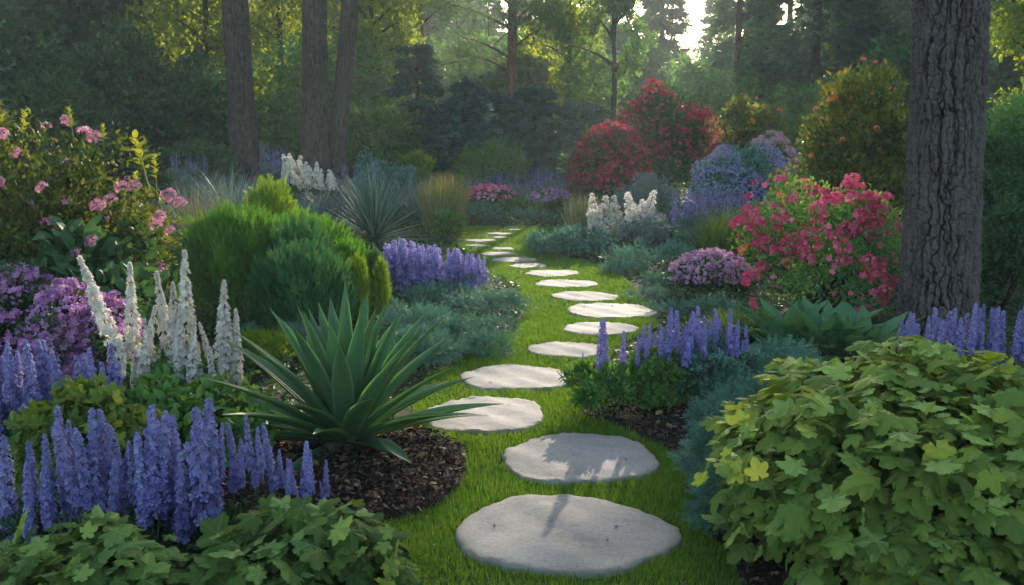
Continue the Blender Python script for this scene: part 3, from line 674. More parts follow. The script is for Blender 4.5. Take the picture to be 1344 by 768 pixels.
# ---- lawn grass
G = Geo()
for y0, y1, dens, hh, ww in ((1.6,3.2,9000,.034,.0030),(3.2,4.6,18000,.034,.0032),(4.6,6.5,13000,.036,.0040),(6.5,9,7500,.038,.0056),(9,13,3200,.04,.009),(13,19,1500,.045,.013)):
    e = np.array([lawn_edges(y) for y in np.linspace(y0, y1, 20)]); xa, xb = e[:, 0].min(), e[:, 1].max()
    n = int((xb - xa) * (y1 - y0) * dens); x = rng.uniform(xa, xb, n); y = rng.uniform(y0, y1, n)
    m = on_lawn(x, y, -.05 - .03 * 1) & ~on_stone(x, y, .004); x, y = x[m], y[m]; n = len(x)
    keep = ~inside(BEDS[0][0], x, y) | (rng.random(n) < .02); x, y = x[keep], y[keep]; n = len(x)
    keep = ~inside(BEDS[1][0], x, y) | (rng.random(n) < .02); x, y = x[keep], y[keep]; n = len(x)
    patch = .5 + .25 * np.sin(x * 5.1 + 2 * np.sin(y * 3)) * np.sin(y * 4.3 + 1.5 * np.sin(x * 2)) + .25 * np.sin(x * 17 + y * 6) * np.sin(y * 15)
    h = hh * (.55 + .75 * rng.random(n)) * (.8 + .4 * patch); a = rng.random(n) * 6.283; ln = h * (.15 + .75 * rng.random(n))
    dx, dy = np.cos(a) * ln, np.sin(a) * ln; px, py = -np.sin(a) * ww / 2, np.cos(a) * ww / 2
    b = np.stack([x, y, H(x, y) + .008], 1); O = lambda u, v, wz: np.stack([u, v, wz], 1)
    V = np.stack([b + O(px, py, 0 * h), b - O(px, py, 0 * h), b + O(dx * .35 + px * .8, dy * .35 + py * .8, h * .6), b + O(dx * .35 - px * .8, dy * .35 - py * .8, h * .6), b + O(dx, dy, h)], 1).reshape(-1, 3)
    o5 = np.arange(n)[:, None] * 5
    G.add(V, [np.array([0, 1, 3, 2])[None] + o5, np.array([2, 3, 4])[None] + o5], 0, np.repeat(np.clip(.35 * patch + .65 * rng.random(n), 0, 1), 5))
tagged(part('lawn_grass', G.mesh('lawn_grass', M['grass'])), 'short green lawn blades growing round the stones', 'grass', kind='stuff')

# ---- low leafy cover between the plants
G = Geo()
for y0, y1, dens, L in ((1.8,5,700,.05),(5,10,420,.06),(10,18,170,.09),(18,30,70,.14)):
    xb = y1 * .62 + .5; n = int(2 * xb * (y1 - y0) * dens); x = rng.uniform(-xb, xb, n); y = rng.uniform(y0, y1, n)
    m = ~on_lawn(x, y, -.09) & ~inside(BEDS[0][0], x, y) & ~inside(BEDS[1][0], x, y); x, y = x[m], y[m]; n = len(x)
    z = H(x, y) + L * (.3 + 1.7 * rng.random(n)) * (.6 + .4 * np.sin(x * 3) * np.sin(y * 2.3))
    ax = rng.normal(size=(n, 3)) * np.array([1, 1, .4]) + np.array([0, 0, .4]); nn = np.array([0, 0, 1.]) + rng.normal(size=(n, 3)) * .5
    G.scatter(T_LEAF, np.stack([x, y, z], 1), frames(ax, nn), L * (.6 + .8 * rng.random(n)))
tagged(part('ground_cover', G.mesh('ground_cover', M['cover'])), 'low dark leafy ground cover filling the beds', 'ground cover', kind='stuff')

# ================================================================== tall tree trunks
def pine_trunk(label, px0, py0, px1, py1, Y, dia, mat, seg, rows_, hgt=17, crown_z=9, depth_=.03, cw=.07, ch=.22, flare=.25, crown=True, lean_y=0.0, group=None):
    z0 = float(H(PX(px0, Y, 0), Y)); x0 = PX(px0, Y, z0); z1 = PZ(py1, Y); x1 = PX(px1, Y, z1); sl = (x1 - x0) / (z1 - z0)
    t = thing('pine_tree', label, 'tree', (x0, Y, z0), group)
    zz = np.array([-.1, .5, 1, 2, 4, 8, hgt]); pts = np.stack([np.where(zz < 5, zz, 5 + (zz - 5) * .5) * sl, zz * lean_y, zz], 1)
    g = trunk_geo(pts[:6], np.array([1.02, 1, .985, .95, .9, .78]) * dia / 2, seg, rows_, depth_, cw, ch, flare)
    part('trunk', g.mesh('trunk', M[mat], True), t)
    if crown:
        ctr = [np.array([np.cos(a) * q, np.sin(a) * q, z]) + pts[5] * np.array([1, 1, 0]) for a, q, z in zip(np.arange(16) * 2.4, .8 + 2.0 * rng.random(16), np.linspace(crown_z, hgt, 16))]
        g = Geo(); tube(g, pts[5:], [dia * .38, .06], 10); limbs(g, pts[4:], ctr, .07)
        part('limbs', g.mesh('limbs', M[mat], True), t)
        part('crown', crown_mesh(ctr, 1.0 + .7 * rng.random(16), .30, 3000, M['pine'], T_TUFT, (x0, Y, z0), squash=.5), t)
    return t
pine_trunk('massive dark pine trunk with deeply furrowed bark beside the crimson azalea', 1229, 430, 1248, 0, 7.5, .585, 'bark', 420, 1100, 18, 9.5, .034, .052, .75, .14, group=None)
pine_trunk('tall brown pine trunk standing apart beside the dark evergreen shrubs', 324, 216, 308, 0, 22, .66, 'bark_brown', 120, 500, 19, 9, .04, .08, .7, group='brown pine trunks behind the border')
pine_trunk('straight brown pine trunk right beside the leaning one', 414, 222, 413, 0, 22, .64, 'bark_brown', 120, 500, 19, 9.5, .04, .08, .7, group='brown pine trunks behind the border')
pine_trunk('slimmer leaning brown pine trunk crossing close to the straight one', 436, 220, 461, 0, 22.3, .46, 'bark_brown', 110, 500, 18, 10, .03, .08, .4, group='brown pine trunks behind the border')
# ================================================================== woods behind the garden
def broadleaf(label, px, ptop_z, Y, rad, mat, n, L, zlow=1.2, squash=.75, trunk_r=.14, group=None, nlobe=22, name='broadleaf_tree', lobe=.38, T=T_LEAF):
    X = PX(px, Y, 3); z0 = float(H(X, Y)); t = thing(name, label, 'tree', (X, Y, z0), group); h = ptop_z
    g = Geo(); tp = np.stack([np.sin(np.linspace(0, 3, 7)) * .15, np.zeros(7), np.linspace(-.1, h * .8, 7)], 1); tube(g, tp, np.linspace(trunk_r, trunk_r * .25, 7), 10)
    d = rdir(nlobe); rr = rng.random(nlobe) ** .4; zc = (h + zlow) / 2
    ctr = np.array([0, 0, zc]) + d * rr[:, None] * np.array([rad * .8, rad * .8, (h - zlow) / 2 * .85])
    limbs(g, tp, ctr[:12], trunk_r * .4)
    part('trunk', g.mesh('trunk', M['bark_brown'], True), t)
    part('crown', crown_mesh(ctr, rad * lobe * (.7 + .6 * rng.random(nlobe)), L, n, mat, T, (X, Y, z0), squash=squash), t)
    return t
def fir(label, px, h, Y, r, mat, L, nb, per, z0=.5, droop=.35, group=None, trunk='bark_brown', power=.85, name='fir_tree', tr=None, thin=1.0, x=None, whorl=0):
    X = PX(px, Y, 3) if x is None else x; gz = float(H(X, Y)); t = thing(name, label, 'tree', (X, Y, gz), group)
    g = Geo(); tr = tr or h * .014 + .05; tube(g, [(0, 0, -.1), (0, 0, h * .5), (0, 0, h * .98)], [tr, tr * .6, .02], 10)
    part('trunk', g.mesh('trunk', M[trunk], True), t)
    part('crown', conifer_mesh(h, r, z0, L, int(nb * 1.4), int(per * 1.3), droop, T_FROND, (X, Y, gz), mat, power, thin=thin, whorl=whorl), t)
    return t

# bright maples behind the left trunks
broadleaf('yellow green maple glowing in the sun behind the lone brown trunk', 270, 10.5, 29, 2.7, M['sunleaf'], 6500, .21, 2.2, nlobe=26)
broadleaf('yellow green maple glowing between the brown pine trunks', 365, 9.5, 30, 2.5, M['sunleaf'], 8000, .20, .6, nlobe=30)
broadleaf('yellow green maple just past the leaning brown trunk', 485, 9.0, 30, 1.9, M['sunleaf'], 7000, .20, .8, nlobe=26)
broadleaf('broad dark green understorey tree behind the pine trunks', 430, 4.6, 28, 2.2, M['midtree'], 6500, .17, .2, nlobe=26)
# green trees left of the sky gap
broadleaf('green broadleaf tree beside the reddish pine, sunlit inside', 742, 10.5, 34, 2.0, M['sunleaf'], 6500, .2, 1.5, nlobe=26)
broadleaf('dense green broadleaf tree with a rounded top below the sky gap', 800, 7.3, 31, 1.75, M['midtree'], 8500, .17, 1.0, nlobe=30)
# reddish pines
def red_pine(label, px, Y, h, crowns, tr=.2):
    X = PX(px, Y, 3); z0 = float(H(X, Y)); t = thing('pine_tree', label, 'tree', (X, Y, z0), 'reddish pines in the wood')
    p = np.stack([.12 * np.sin(np.linspace(0, 4, 9)), np.zeros(9), np.linspace(-.1, h * .95, 9)], 1)
    part('trunk', trunk_geo(p, np.linspace(tr, tr * .35, 9), 40, 160, .02, .1, .4).mesh('trunk', M['bark_red'], True), t)
    ctr = np.array([c[:3] for c in crowns], float); rad = np.array([c[3] for c in crowns], float)
    k = 14; aa = np.arange(k) * 2.4; qq = (.6 + 1.9 * rng.random(k)) * (1 if h < 17 else .8); zq = rng.uniform(3.6 if h < 17 else 9.0, 9.5 if h < 17 else 16, k)
    ctr = np.concatenate([ctr, np.stack([np.cos(aa) * qq, np.sin(aa) * qq, zq], 1)]); rad = np.concatenate([rad, .6 + .6 * rng.random(k)])
    g = Geo(); limbs(g, p, ctr, .05); part('limbs', g.mesh('limbs', M['bark_red'], True), t)
    part('crown', crown_mesh(ctr, rad, .24, 13000, M['pine'], T_FINE, (X, Y, z0), squash=.62), t)
red_pine('reddish pine trunk above the darkest blue spruce', 548, 33, 16, [(-1.5,0,6.2,1.1),(.9,-.4,6.6,1.1),(-1.0,.3,5.0,.9),(1.7,0,7.6,1.2),(-2,.5,8.2,1.4),(.4,.2,9,1.6),(0,0,12,2),(1.5,1,11,1.8),(-1.4,-1,13,1.8),(0,0,15.5,1.3)])
red_pine('reddish pine trunk with feathery boughs behind the blue spruces', 668, 31, 15, [(-1.5,-.3,4.5,1.0),(-.4,-.6,5.4,1.1),(.9,.1,5.7,1.0),(-2.1,0,5.6,.9),(1.5,-.2,6.4,.95),(-.9,.2,6.8,1.2),(1.0,-.3,7.3,1.0),(-1.8,0,7.9,1.2),(0,0,9,1.7),(1.4,.6,11,1.7),(-1.3,-.6,12.5,1.7),(0,0,14.6,1.2)])
t_ = red_pine('tall pine whose high crown closes over the sky gap', 962, 40, 19, [(-2.2,0,9.5,1.6),(1.8,.5,10,1.6),(-.5,-1.2,11,1.7),(.6,1,12,1.8),(-1.9,.6,13,1.7),(1.6,-.6,14,1.7),(0,.4,15.5,1.7),(-.8,0,17,1.4),(.6,0,18.6,1.1),(-3.4,0,10.8,1.3),(3.3,0,11.6,1.3),(-3,1,12.5,1.7),(-4,0,14,1.6),(2.8,.6,13,1.6),(-2.6,-.8,11.6,1.5),(0,-1,10.4,1.4),(-4.4,.5,12,1.5)], .17)  # added tree: crown mostly out of view, there to block the low sun
red_pine('tall pine with a high crown deep behind the large fir', 1008, 47, 20, [(-2.5,0,12,1.9),(-1,.5,13,1.9),(-3.4,-.6,13.5,1.9),(-2,.6,15,2),(-.5,-.5,11,1.7),(-4,.3,14.6,1.7),(.8,0,14,1.8),(-2.8,0,16.8,1.7),(0,.4,17.5,1.6),(-4.6,0,12.6,1.5),(-3.2,.5,11.2,1.5),(1.8,0,12.4,1.6),(0,0,19.4,1.2)], .18)  # second added sun blocker, its unseen crown shades the nearest stones
# blue spruces
for px, ptop, Y, rpx, lab in ((548,62,27,45,'tall narrow blue spruce under the reddish pine trunk'),(612,112,26,46,'broad teal blue spruce, tallest of the pair before the reddish pines'),(702,118,27,48,'teal blue spruce right behind the round green shrub'),
                         (765,135,26.5,50,'wide teal spruce spreading behind the crimson shrubs'),(655,128,28.5,40,'blue spruce tucked between two wider ones'),(510,150,28,42,'dark spruce beside the yellow maple leaves')):
    X = PX(px, Y, 2); h = PZ(ptop, Y) - float(H(X, Y)) + .2
    fir(lab, px, h, Y, rpx * PXM(Y) * 1.05, M['teal'], .25, 104, 40, .05, .45, 'blue spruces at the edge of the wood', power=.6, name='blue_spruce', whorl=int(h / .36))
# lower trees filling the wood between the trunks
for k, (px, hh, Y, rr, mt, lab) in enumerate(((60,8.5,40,3.2,'midtree','shaded green tree behind the dark evergreen screen'),(180,8.2,38,3.0,'midtree','green tree rising above the dark evergreen screen'),(330,8,39,2.8,'midtree','green tree behind the maple of the lone trunk'),(440,8,41,2.6,'sunleaf','light green tree seen between straight and leaning trunk'),
        (530,8,40,2.6,'midtree','green tree directly behind the first reddish pine'),(600,8.2,42,2.6,'midtree','green tree between the two reddish pines'),(690,8,41,2.4,'sunleaf','light green tree behind the second reddish pine'),(770,8.2,43,2.4,'midtree','green tree behind the rounded broadleaf'),
        (735,9.0,50,2.8,'midtree','hazy green tree deep behind the sunlit broadleaf'),(805,9.0,51,2.4,'midtree','hazy green tree deep behind the rounded broadleaf'),(985,9.5,57,3.2,'midtree','pale green tree deep behind the large fir'),(1090,9.5,55,3.4,'midtree','pale green tree deep behind the dark trunked fir'),(1170,9.5,52,3.0,'midtree','pale green tree deep behind the slim fir trunk'),(640,9.3,48,2.8,'midtree','hazy green tree deep between the reddish pines'),(500,9.0,48,2.8,'midtree','hazy green tree deep behind the yellow maple'),(940,6.0,54,2.2,'midtree','hazy green tree at the right edge of the sky gap'),(830,6.0,46,2.0,'midtree','hazy low tree at the foot of the sky gap'),(930,5.0,40,2.2,'midtree','hazy low tree under the large fir'),(1120,6.5,44,3.0,'midtree','hazy low tree between the fir trunks'),(1230,7,36,3.0,'midtree','hazy tree hidden mostly by the massive trunk'),(1030,6.5,46,3.0,'midtree','hazy low tree behind the fir with sunlit boughs'))):
    broadleaf(lab, px, hh, Y, rr, M[mt], 9000, .34, .1, nlobe=30, lobe=.42, group='lower trees of the wood')
# hazy firs behind on the right
for px, hh, Y, rr, lab in ((975,19,64,3.0,'pale distant fir just inside the sky gap edge'),(1030,20,66,3.4,'pale distant fir behind the large fir'),(1105,19,62,3.4,'pale distant fir between the dark trunked firs'),(1165,21,64,3.2,'pale distant fir behind the slim trunk')):
    fir(lab, px, hh, Y, rr, M['conifer'], .6, 110, 34, 1, .4, power=.6)
fir('slender hazy fir standing free in the sky gap', 866, 16, 62, 1.75, M['conifer'], .62, 110, 34, 1, .4, power=.55)
fir('large hazy fir with drooping boughs at the edge of the sky gap', 1000, 19, 50, 3.5, M['conifer'], .55, 130, 46, .5, .42)
fir('tall fir with a dark trunk and sunlit boughs behind the yellow shrubs', 1066, 18, 40, 3.2, M['conifer'], .45, 130, 44, 1.8, .45, tr=.26)
fir('shaded fir close behind the golden rust shrub', 1135, 18, 46, 3.4, M['conifer'], .5, 120, 42, 1.5, .45, tr=.28)
fir('dark slim fir trunk beside the massive pine trunk', 1180, 20, 42, 2.6, M['conifer'], .45, 110, 40, 2.5, .45, tr=.27)
fir('pale hazy fir seen just past the massive pine trunk', 1312, 19, 48, 3.4, M['conifer'], .5, 110, 38, 1.5, .45)
broadleaf('bright yellow green slender tree at the picture edge beyond the massive pine trunk', 1352, 7.6, 19, 1.05, M['sunleaf'], 7000, .11, 1.6, nlobe=24)
for i, (px, ptop, Y, hw, lab) in enumerate(((955,120,34,62,'pale hazy bush under the large fir'),(1035,118,33,60,'hazy green bush behind the yellow shrubs'),(1110,125,31,60,'hazy bush under the dark trunked fir'),(1000,140,29,50,'low hazy bush behind the blue ceanothus'),(880,150,36,50,'hazy bush below the sky gap behind the crimson shrub'))):
    shrub('woodland_shrub', lab, 'shrub', px - hw, px + hw, ptop, Y, M['green'], 9, T_LEAF, nclump=40, stems=0, group='hazy shrubs under the firs', cap=8000)
# dark evergreen wall on the left
for px0, px1, ptop, Y, lab in ((-70,112,28,23,'tall dark evergreen shrub at the picture edge behind the rose bush'),(85,225,36,24,'rounded dark evergreen shrub, highest in the middle of the dark screen'),(190,318,78,25.5,'dark evergreen shrub next to the lone brown trunk'),
                           (300,420,118,26,'deep green evergreen behind the lone brown trunk'),(20,150,95,21,'lower dark evergreen shrub in front of the tall screen'),(440,545,135,25.5,'mid green evergreen bush past the leaning trunk')):
    shrub('evergreen_shrub', lab, 'shrub', px0, px1, ptop, Y, M['dkgreen'] if px0 < 300 else M['green'], 10, T_LEAF, ry=1.6, nclump=60, stems=5, group='dark evergreen screen', cap=16000, area=.26)
# far wood: repeated firs, each an object of its own
FIRS = [conifer_mesh(17 + 2 * k, 3.3 + .3 * k, .4, .66, 170, 44, .42, T_FROND, None, M['conifer'], .75) for k in range(3)]
gt = Geo(); tube(gt, [(0, 0, -.2), (0, 0, 9), (0, 0, 17)], [.28, .18, .03], 8); FT = gt.mesh('trunk', M['bark_brown'], True)
spots = []
for Y, az0, az1, st in ((44, -36, -4, 3.6), (54, -34, 2.5, 3.4), (66, -34, 4.5, 3.2), (80, -34, 5.2, 2.4), (56, 15, 38, 3.6), (70, 13.5, 38, 3.0), (84, 12.6, 38, 2.4), (34, -46, -20, 4.2), (34, 24, 46, 4.2)):
    for az in np.arange(az0, az1, st): spots.append((Y * math.tan(R(az + rng.normal(0, .5))), Y + rng.normal(0, 1.5)))
spots += [(-17, 15), (-15, 20), (-18, 25), (16, 17), (15, 23)]
def blocks(x, y, hgt=23, rad=3.6):
    for p, r_ in LANES:
        d = np.array([x - p[0], y - p[1]]); s2 = np.array([SUND[0], SUND[1]]); k = math.hypot(*s2); s2 = s2 / k; tt = d @ s2
        if tt > 6 and abs(d[0] * s2[1] - d[1] * s2[0]) < r_ * .6 + rad * max(.35, 1 - (p[2] + tt * math.tan(SUN_EL)) / hgt) and p[2] + tt * math.tan(SUN_EL) < hgt: return True
    return False
spots = [q for q in spots if not blocks(*q)]
nfront = len(spots)                     # behind them a far row, too low to stop the sun but closing the view
for az in np.arange(-37, 39, 1.55):
    if not 6.6 < az < 11.2: spots.append(((92 + rng.normal(0, 2)) * math.tan(R(az)), 92 + rng.normal(0, 3)))
for az in (7.2, 8.3, 9.5, 10.6): spots.append((95 * math.tan(R(az)), 97))
for i, (x, y) in enumerate(spots):
    z = float(H(x, y)); t = thing('fir_tree', 'tall dark fir in the wood behind the garden', 'tree', (x, y, z), 'firs of the surrounding wood')
    rng = np.random.default_rng(500 + i); s = .85 + .35 * rng.random()
    if i >= nfront: s = (.92 + .14 * rng.random()) * 17.5 / (17 + 2 * (i % 3)) * (.55 if i >= len(spots) - 4 else 1)
    t.rotation_euler.z = rng.random() * 6.28; t.scale = (s, s, s)
    part('crown', FIRS[i % 3], t); part('trunk', FT, t)

# ================================================================== planting, far to near
# -- back border
shrub('round_shrub', 'rounded mid green shrub in front of the blue spruces', 'shrub', 598, 692, 186, 24, M['green'], 9, T_FINE, nclump=40, cap=9000)
shrub('golden_shrub', 'low yellow green shrub under the dark spruce', 'shrub', 512, 572, 197, 24.5, M['cypress_lime'], 6, T_LEAF, nclump=24, cap=4000, stems=0)
for k, (a, b, p, Y, lab) in enumerate(((180,262,186,19.5,'low dark green ground shrub nearest the rose bush'),(235,312,184,20.5,'low dark green ground shrub beside the lone trunk'),(455,540,206,22.5,'low green shrub at the foot of the leaning trunk'))):
    shrub('low_shrub', lab, 'shrub', a, b, p, Y, M['dkgreen'] if k < 2 else M['blugreen'], 6, T_LEAF, nclump=30, stems=0, group='low green shrubs at the wood edge', cap=5000)
red1 = shrub('crimson_shrub', 'smaller crimson flowering shrub in front of the bigger red one', 'shrub', 748, 852, 164, 19.5, M['dkgreen'], 7.5, T_LEAF, nclump=50, flower='red', nfl=45, flpx=4.5, cap=11000)
red2 = shrub('crimson_shrub', 'larger crimson flowering shrub rising behind the blue ceanothus', 'shrub', 806, 942, 112, 22.5, M['dkgreen'], 7.5, T_LEAF, nclump=60, wild=True, flower='red', nfl=50, flpx=4.5, cap=15000)
# fine red bloom all over the two shrubs
for t_, rx_, h_ in ((red1, 52 * PXM(20), 1.9), (red2, 68 * PXM(23), 2.7)):
    g = Geo(); n = 1500; d = rdir(n * 3); d = d[(d[:, 2] > -.25)][:n]
    pos = np.array([0, 0, h_ * .45]) + d * np.array([rx_, rx_, h_ * .55]) * ((.86 + .22 * rng.random(n)) * irr(d, PH.get(t_.name)))[:, None]
    g.scatter(T_FLORET, pos, frames(rdir(n), d + rdir(n) * .5), .045 * (.6 + .7 * rng.random(n)))
    part('small_blooms', g.mesh('small_blooms', M['red']), t_)
shrub('yellow_shrub', 'yellow green shrub behind the blue ceanothus', 'shrub', 940, 1035, 126, 25, M['rusty'], 8, T_LEAF, nclump=45, wild=True, flower='coral', nfl=14, flpx=3, cap=9000)
shrub('blush_shrub', 'dusty pink flowering shrub peeping over the blue ceanothus', 'shrub', 975, 1045, 178, 18.8, M['green'], 5, T_LEAF, nclump=30, flower='blush', nfl=90, flpx=6, cap=5000)
def bloom_all(t, rx, ry, h, mat, n, size, low=-.1, T=T_FLOR4, nm='small_blooms', fz=1.0):
    g = Geo(); d = rdir(n * 3); d = d[d[:, 2] > low][:n]; n = len(d)
    ph = rng.random(3) * 6; pat = np.sin(d[:, 0] * 7 + ph[0]) * np.sin(d[:, 1] * 6 + ph[1]) * np.sin(d[:, 2] * 8 + ph[2]) + .45 * rng.normal(size=n) + .5 * d[:, 2] > -.15
    d = d[pat]; n = len(d)
    pos = np.array([0, 0, h * .45]) + d * np.array([rx, ry, h * .55]) * ((.88 + .17 * rng.random(n)) * irr(d, PH.get(t.name)))[:, None]
    g.scatter(T, pos, frames(rdir(n), d + rdir(n) * .5 + np.array([0, 0, .3])), size * (.6 + .7 * rng.random(n)))
    return part(nm, g.mesh(nm, M[mat]), t)
t = shrub('ceanothus', 'big rounded powder blue ceanothus below the crimson shrub', 'shrub', 912, 1040, 182, 16.5, M['blugreen'], 7.5, T_LEAF, nclump=60, cap=12000, wild=True)
bloom_all(t, 64 * PXM(17), 1.0, 1.55, 'paleblue', 8000, .022)
t = shrub('golden_rust_shrub', 'tall golden shrub with orange tips against the massive trunk', 'shrub', 1040, 1240, 100, 13, M['rusty'], 9, T_LEAF, nclump=70, wild=True, flower='coral', nfl=30, flpx=4.5, cap=16000, area=.26)
t = shrub('mound_shrub', 'pale blue grey mound under the smaller crimson shrub', 'shrub', 808, 905, 232, 16.8, M['grey'], 6, T_FINE, nclump=36, cap=7000, stems=0)
shrub('golden_edge_shrub', 'small yellow and orange leaved shrub behind the pink azalea', 'shrub', 1015, 1075, 236, 11.5, M['rusty'], 9, T_LEAF, nclump=24, flower='coral', nfl=30, flpx=6, cap=4000)
shrub('low_shrub', 'low fresh green shrub between the ceanothus and the golden rust shrub', 'shrub', 1005, 1075, 222, 14.5, M['reed'], 6, T_LEAF, nclump=26, cap=4000, stems=0)
for a, b, p, Y, lab in ((1255,1400,168,10.5,'tall shaded evergreen hedge shrub beyond the massive trunk'),(1262,1380,250,9.0,'lower dark evergreen shrub at the foot of the massive trunk'),(1290,1400,110,13.5,'green shrub under the bright slender tree')):
    shrub('evergreen_shrub', lab, 'shrub', a, b, p, Y, M['dkgreen'] if p != 110 else M['midtree'], 7, T_LEAF, nclump=60, stems=6, group='evergreens beyond the massive trunk', cap=16000, area=.26)

SAL = [spike_mesh('flower_spike', M['salvia'], .055, 46, .075, T_DIAM, .35, .4) for _ in range(3)]
SALD = [spike_mesh('flower_spike', M['salvia'], .075, 70, .07, T_FLOR4, .3, .4) for _ in range(3)]
DEL = [spike_mesh('flower_spike', M['delph'], .054, 250, .044, T_FLOR4, .20, .5, .45, .85) for _ in range(4)]
DELW = [spike_mesh('flower_spike', M['delph'], .066, 260, .047, T_FLOR4, .20, .5, .45, .85) for _ in range(3)]
CAT = [spike_mesh('flower_spike', M['salvia'], .058, 210, .045, T_FLOR4, .28, .5, .25) for _ in range(3)]
WHI = [spike_mesh('flower_spike', M['white'], .066, 240, .046, T_FLORET, .08, .3, .4, 1.0) for _ in range(3)]
WHF = [spike_mesh('flower_spike', M['white'], .11, 80, .10, T_FLOR4, .25, .3, .2) for _ in range(3)]

def drift(name, label, cat, group, px0, px1, tip0, tip1, length, Y, n, meshes, fol, leafpx=6, T=T_NARROW, jit=8, fol_h=None, sy=.35, lean=.1):
    px = np.sort(rng.uniform(px0, px1, n)); sp = []
    for p in px:
        tip = tip0 + (tip1 - tip0) * (p - px0) / (px1 - px0) + rng.uniform(-jit, jit); sp.append((p, tip, tip + length * (.75 + .5 * rng.random())))
    return spike_plant(name, label, cat, Y, sp, meshes, fol, leafpx, T, group, fol_h, sy, lean=lean)
# blue drift far back
for k, lab in enumerate(('hazy blue sage clump at the golden end of the far drift', 'hazy blue sage clump in the middle of the far drift behind the pink mound', 'hazy blue sage clump beside the smaller crimson shrub')):
    drift('blue_sage', lab, 'flowering plant', 'far drift of blue sage', 612 + 46 * k, 662 + 46 * k, 232 - 4 * k, 228 - 3 * k, 20, 21.5, 34, SAL, M['grey'], 5, jit=7)
drift('blue_sage', 'blue sage clump between the lone trunk and the white flowers', 'flowering plant', None, 340, 374, 190, 196, 24, 20.5, 30, SAL, M['fescue'], 5, jit=8)
drift('blue_sage', 'blue grey sage clump in front of the low dark shrub', 'flowering plant', None, 225, 275, 204, 206, 16, 17, 24, SAL, M['fescue'], 5, jit=6)
drift('blue_sage', 'blue grey sage clump at the foot of the leaning trunk', 'flowering plant', None, 440, 500, 216, 214, 18, 19.5, 22, SAL, M['fescue'], 5, jit=6)
# violet drift before the ceanothus
for k, lab in enumerate(('violet sage clump next to the blue grey mound', 'violet sage clump in front of the ceanothus', 'violet sage clump by the tall green grasses')):
    drift('violet_sage', lab, 'flowering plant', 'violet sage before the ceanothus', 882 + 36 * k, 925 + 34 * k, 262 - 14 * min(k, 1), 250 + 4 * k, 34, 14.5 - .3 * k, 40, SAL, M['blugreen'], 5, jit=12)
# tall green grasses
def grass_clump(label, px, ptop, Y, n, wpx, mat, spread=(R(45), R(88)), droop=.6, base=.12, name='ornamental_grass', group=None, cat='grass plant', segs=6):
    X = PX(px, Y, .3); gz = float(H(X, Y)); h = PZ(ptop, Y) - gz; t = thing(name, label, cat, (X, Y, gz), group)
    part('blades', blades_geo(n, h * 1.12, wpx * PXM(Y), spread, droop, base, segs).mesh('blades', M[mat]), t); return t
grass_clump('tuft of tall green grass below the violet sage, nearer the path', 945, 268, 12.6, 500, 1.4, 'reed', base=.2, group='green grass tufts below the violet sage')
grass_clump('tuft of tall green grass below the violet sage, nearer the azalea', 985, 262, 12.9, 500, 1.4, 'reed', base=.25, group='green grass tufts below the violet sage')
grass_clump('straw coloured fine grass fountain behind the rose bush', 262, 228, 12.5, 330, 1.5, 'tan', (R(28), R(85)), .7, .1)
grass_clump('grey blue fine grass fountain next to the straw coloured one', 306, 212, 15, 420, 1.5, 'fescue', (R(25), R(85)), .7, .15)
grass_clump('upright yellow green grass clump right of the yucca', 583, 228, 16.5, 700, 1.6, 'tan', (R(62), R(88)), .25, .35)
grass_clump('upright yellow green grass clump behind the white veronica', 765, 256, 16.4, 420, 1.6, 'tan', (R(62), R(88)), .25, .3)
grass_clump('dark green grass beside the hostas', 968, 398, 7.4, 420, 1.8, 'reed', (R(40), R(88)), .7, .2)
for k, (px, p, Y, lab) in enumerate(((240,238,14,'blue grey tussock close to the rose bush'),(330,222,17.5,'blue grey tussock under the lone trunk'),(300,240,13.5,'blue grey tussock by the lime ball'),(395,244,15.5,'blue grey tussock below the white flowers'),(270,216,18.5,'blue grey tussock before the low dark shrubs'),(430,236,17.5,'blue grey tussock at the foot of the straight trunk'),(560,236,18.5,'blue grey tussock beyond the yucca'),(540,226,20,'pale tussock under the golden shrub'))):
    grass_clump(lab, px, p, Y, 420, 1.7, 'fescue', (R(15), R(80)), .8, .3, name='fescue_tussock', group='blue fescue tussocks')
# white flowers before the trunks
sp = [(p, 205 + abs(p - 388) * .55 + rng.uniform(-8, 10), 240 + abs(p - 380) * .2) for p in rng.uniform(366, 432, 30)]
spike_plant('white_veronica', 'white flowering clump at the foot of the straight trunk', 'flowering plant', 16.5, sp, WHF, M['grey'], 5, T_NARROW, None, .35, .35, lean=.35)
# white veronica at the path end
sp = [(p, {0: 252, 1: 272, 2: 262}[k % 3] + rng.uniform(-6, 8), 312 + rng.uniform(-6, 6)) for k, p in enumerate(np.linspace(782, 830, 12))] + [(p, 268 + rng.uniform(-6, 10), 300) for p in np.linspace(832, 858, 8)]
spike_plant('white_veronica', 'white veronica spikes behind the dark green mound by the path', 'flowering plant', 14.8, sp, WHF, M['green'], 5, T_LEAF, None, .35, .3, lean=.3)
shrub('variegated_shrub', 'small pale variegated shrub beside the white veronica', 'shrub', 815, 890, 284, 14.4, M['grey'], 5, T_LEAF, nclump=30, cap=5000, stems=4)
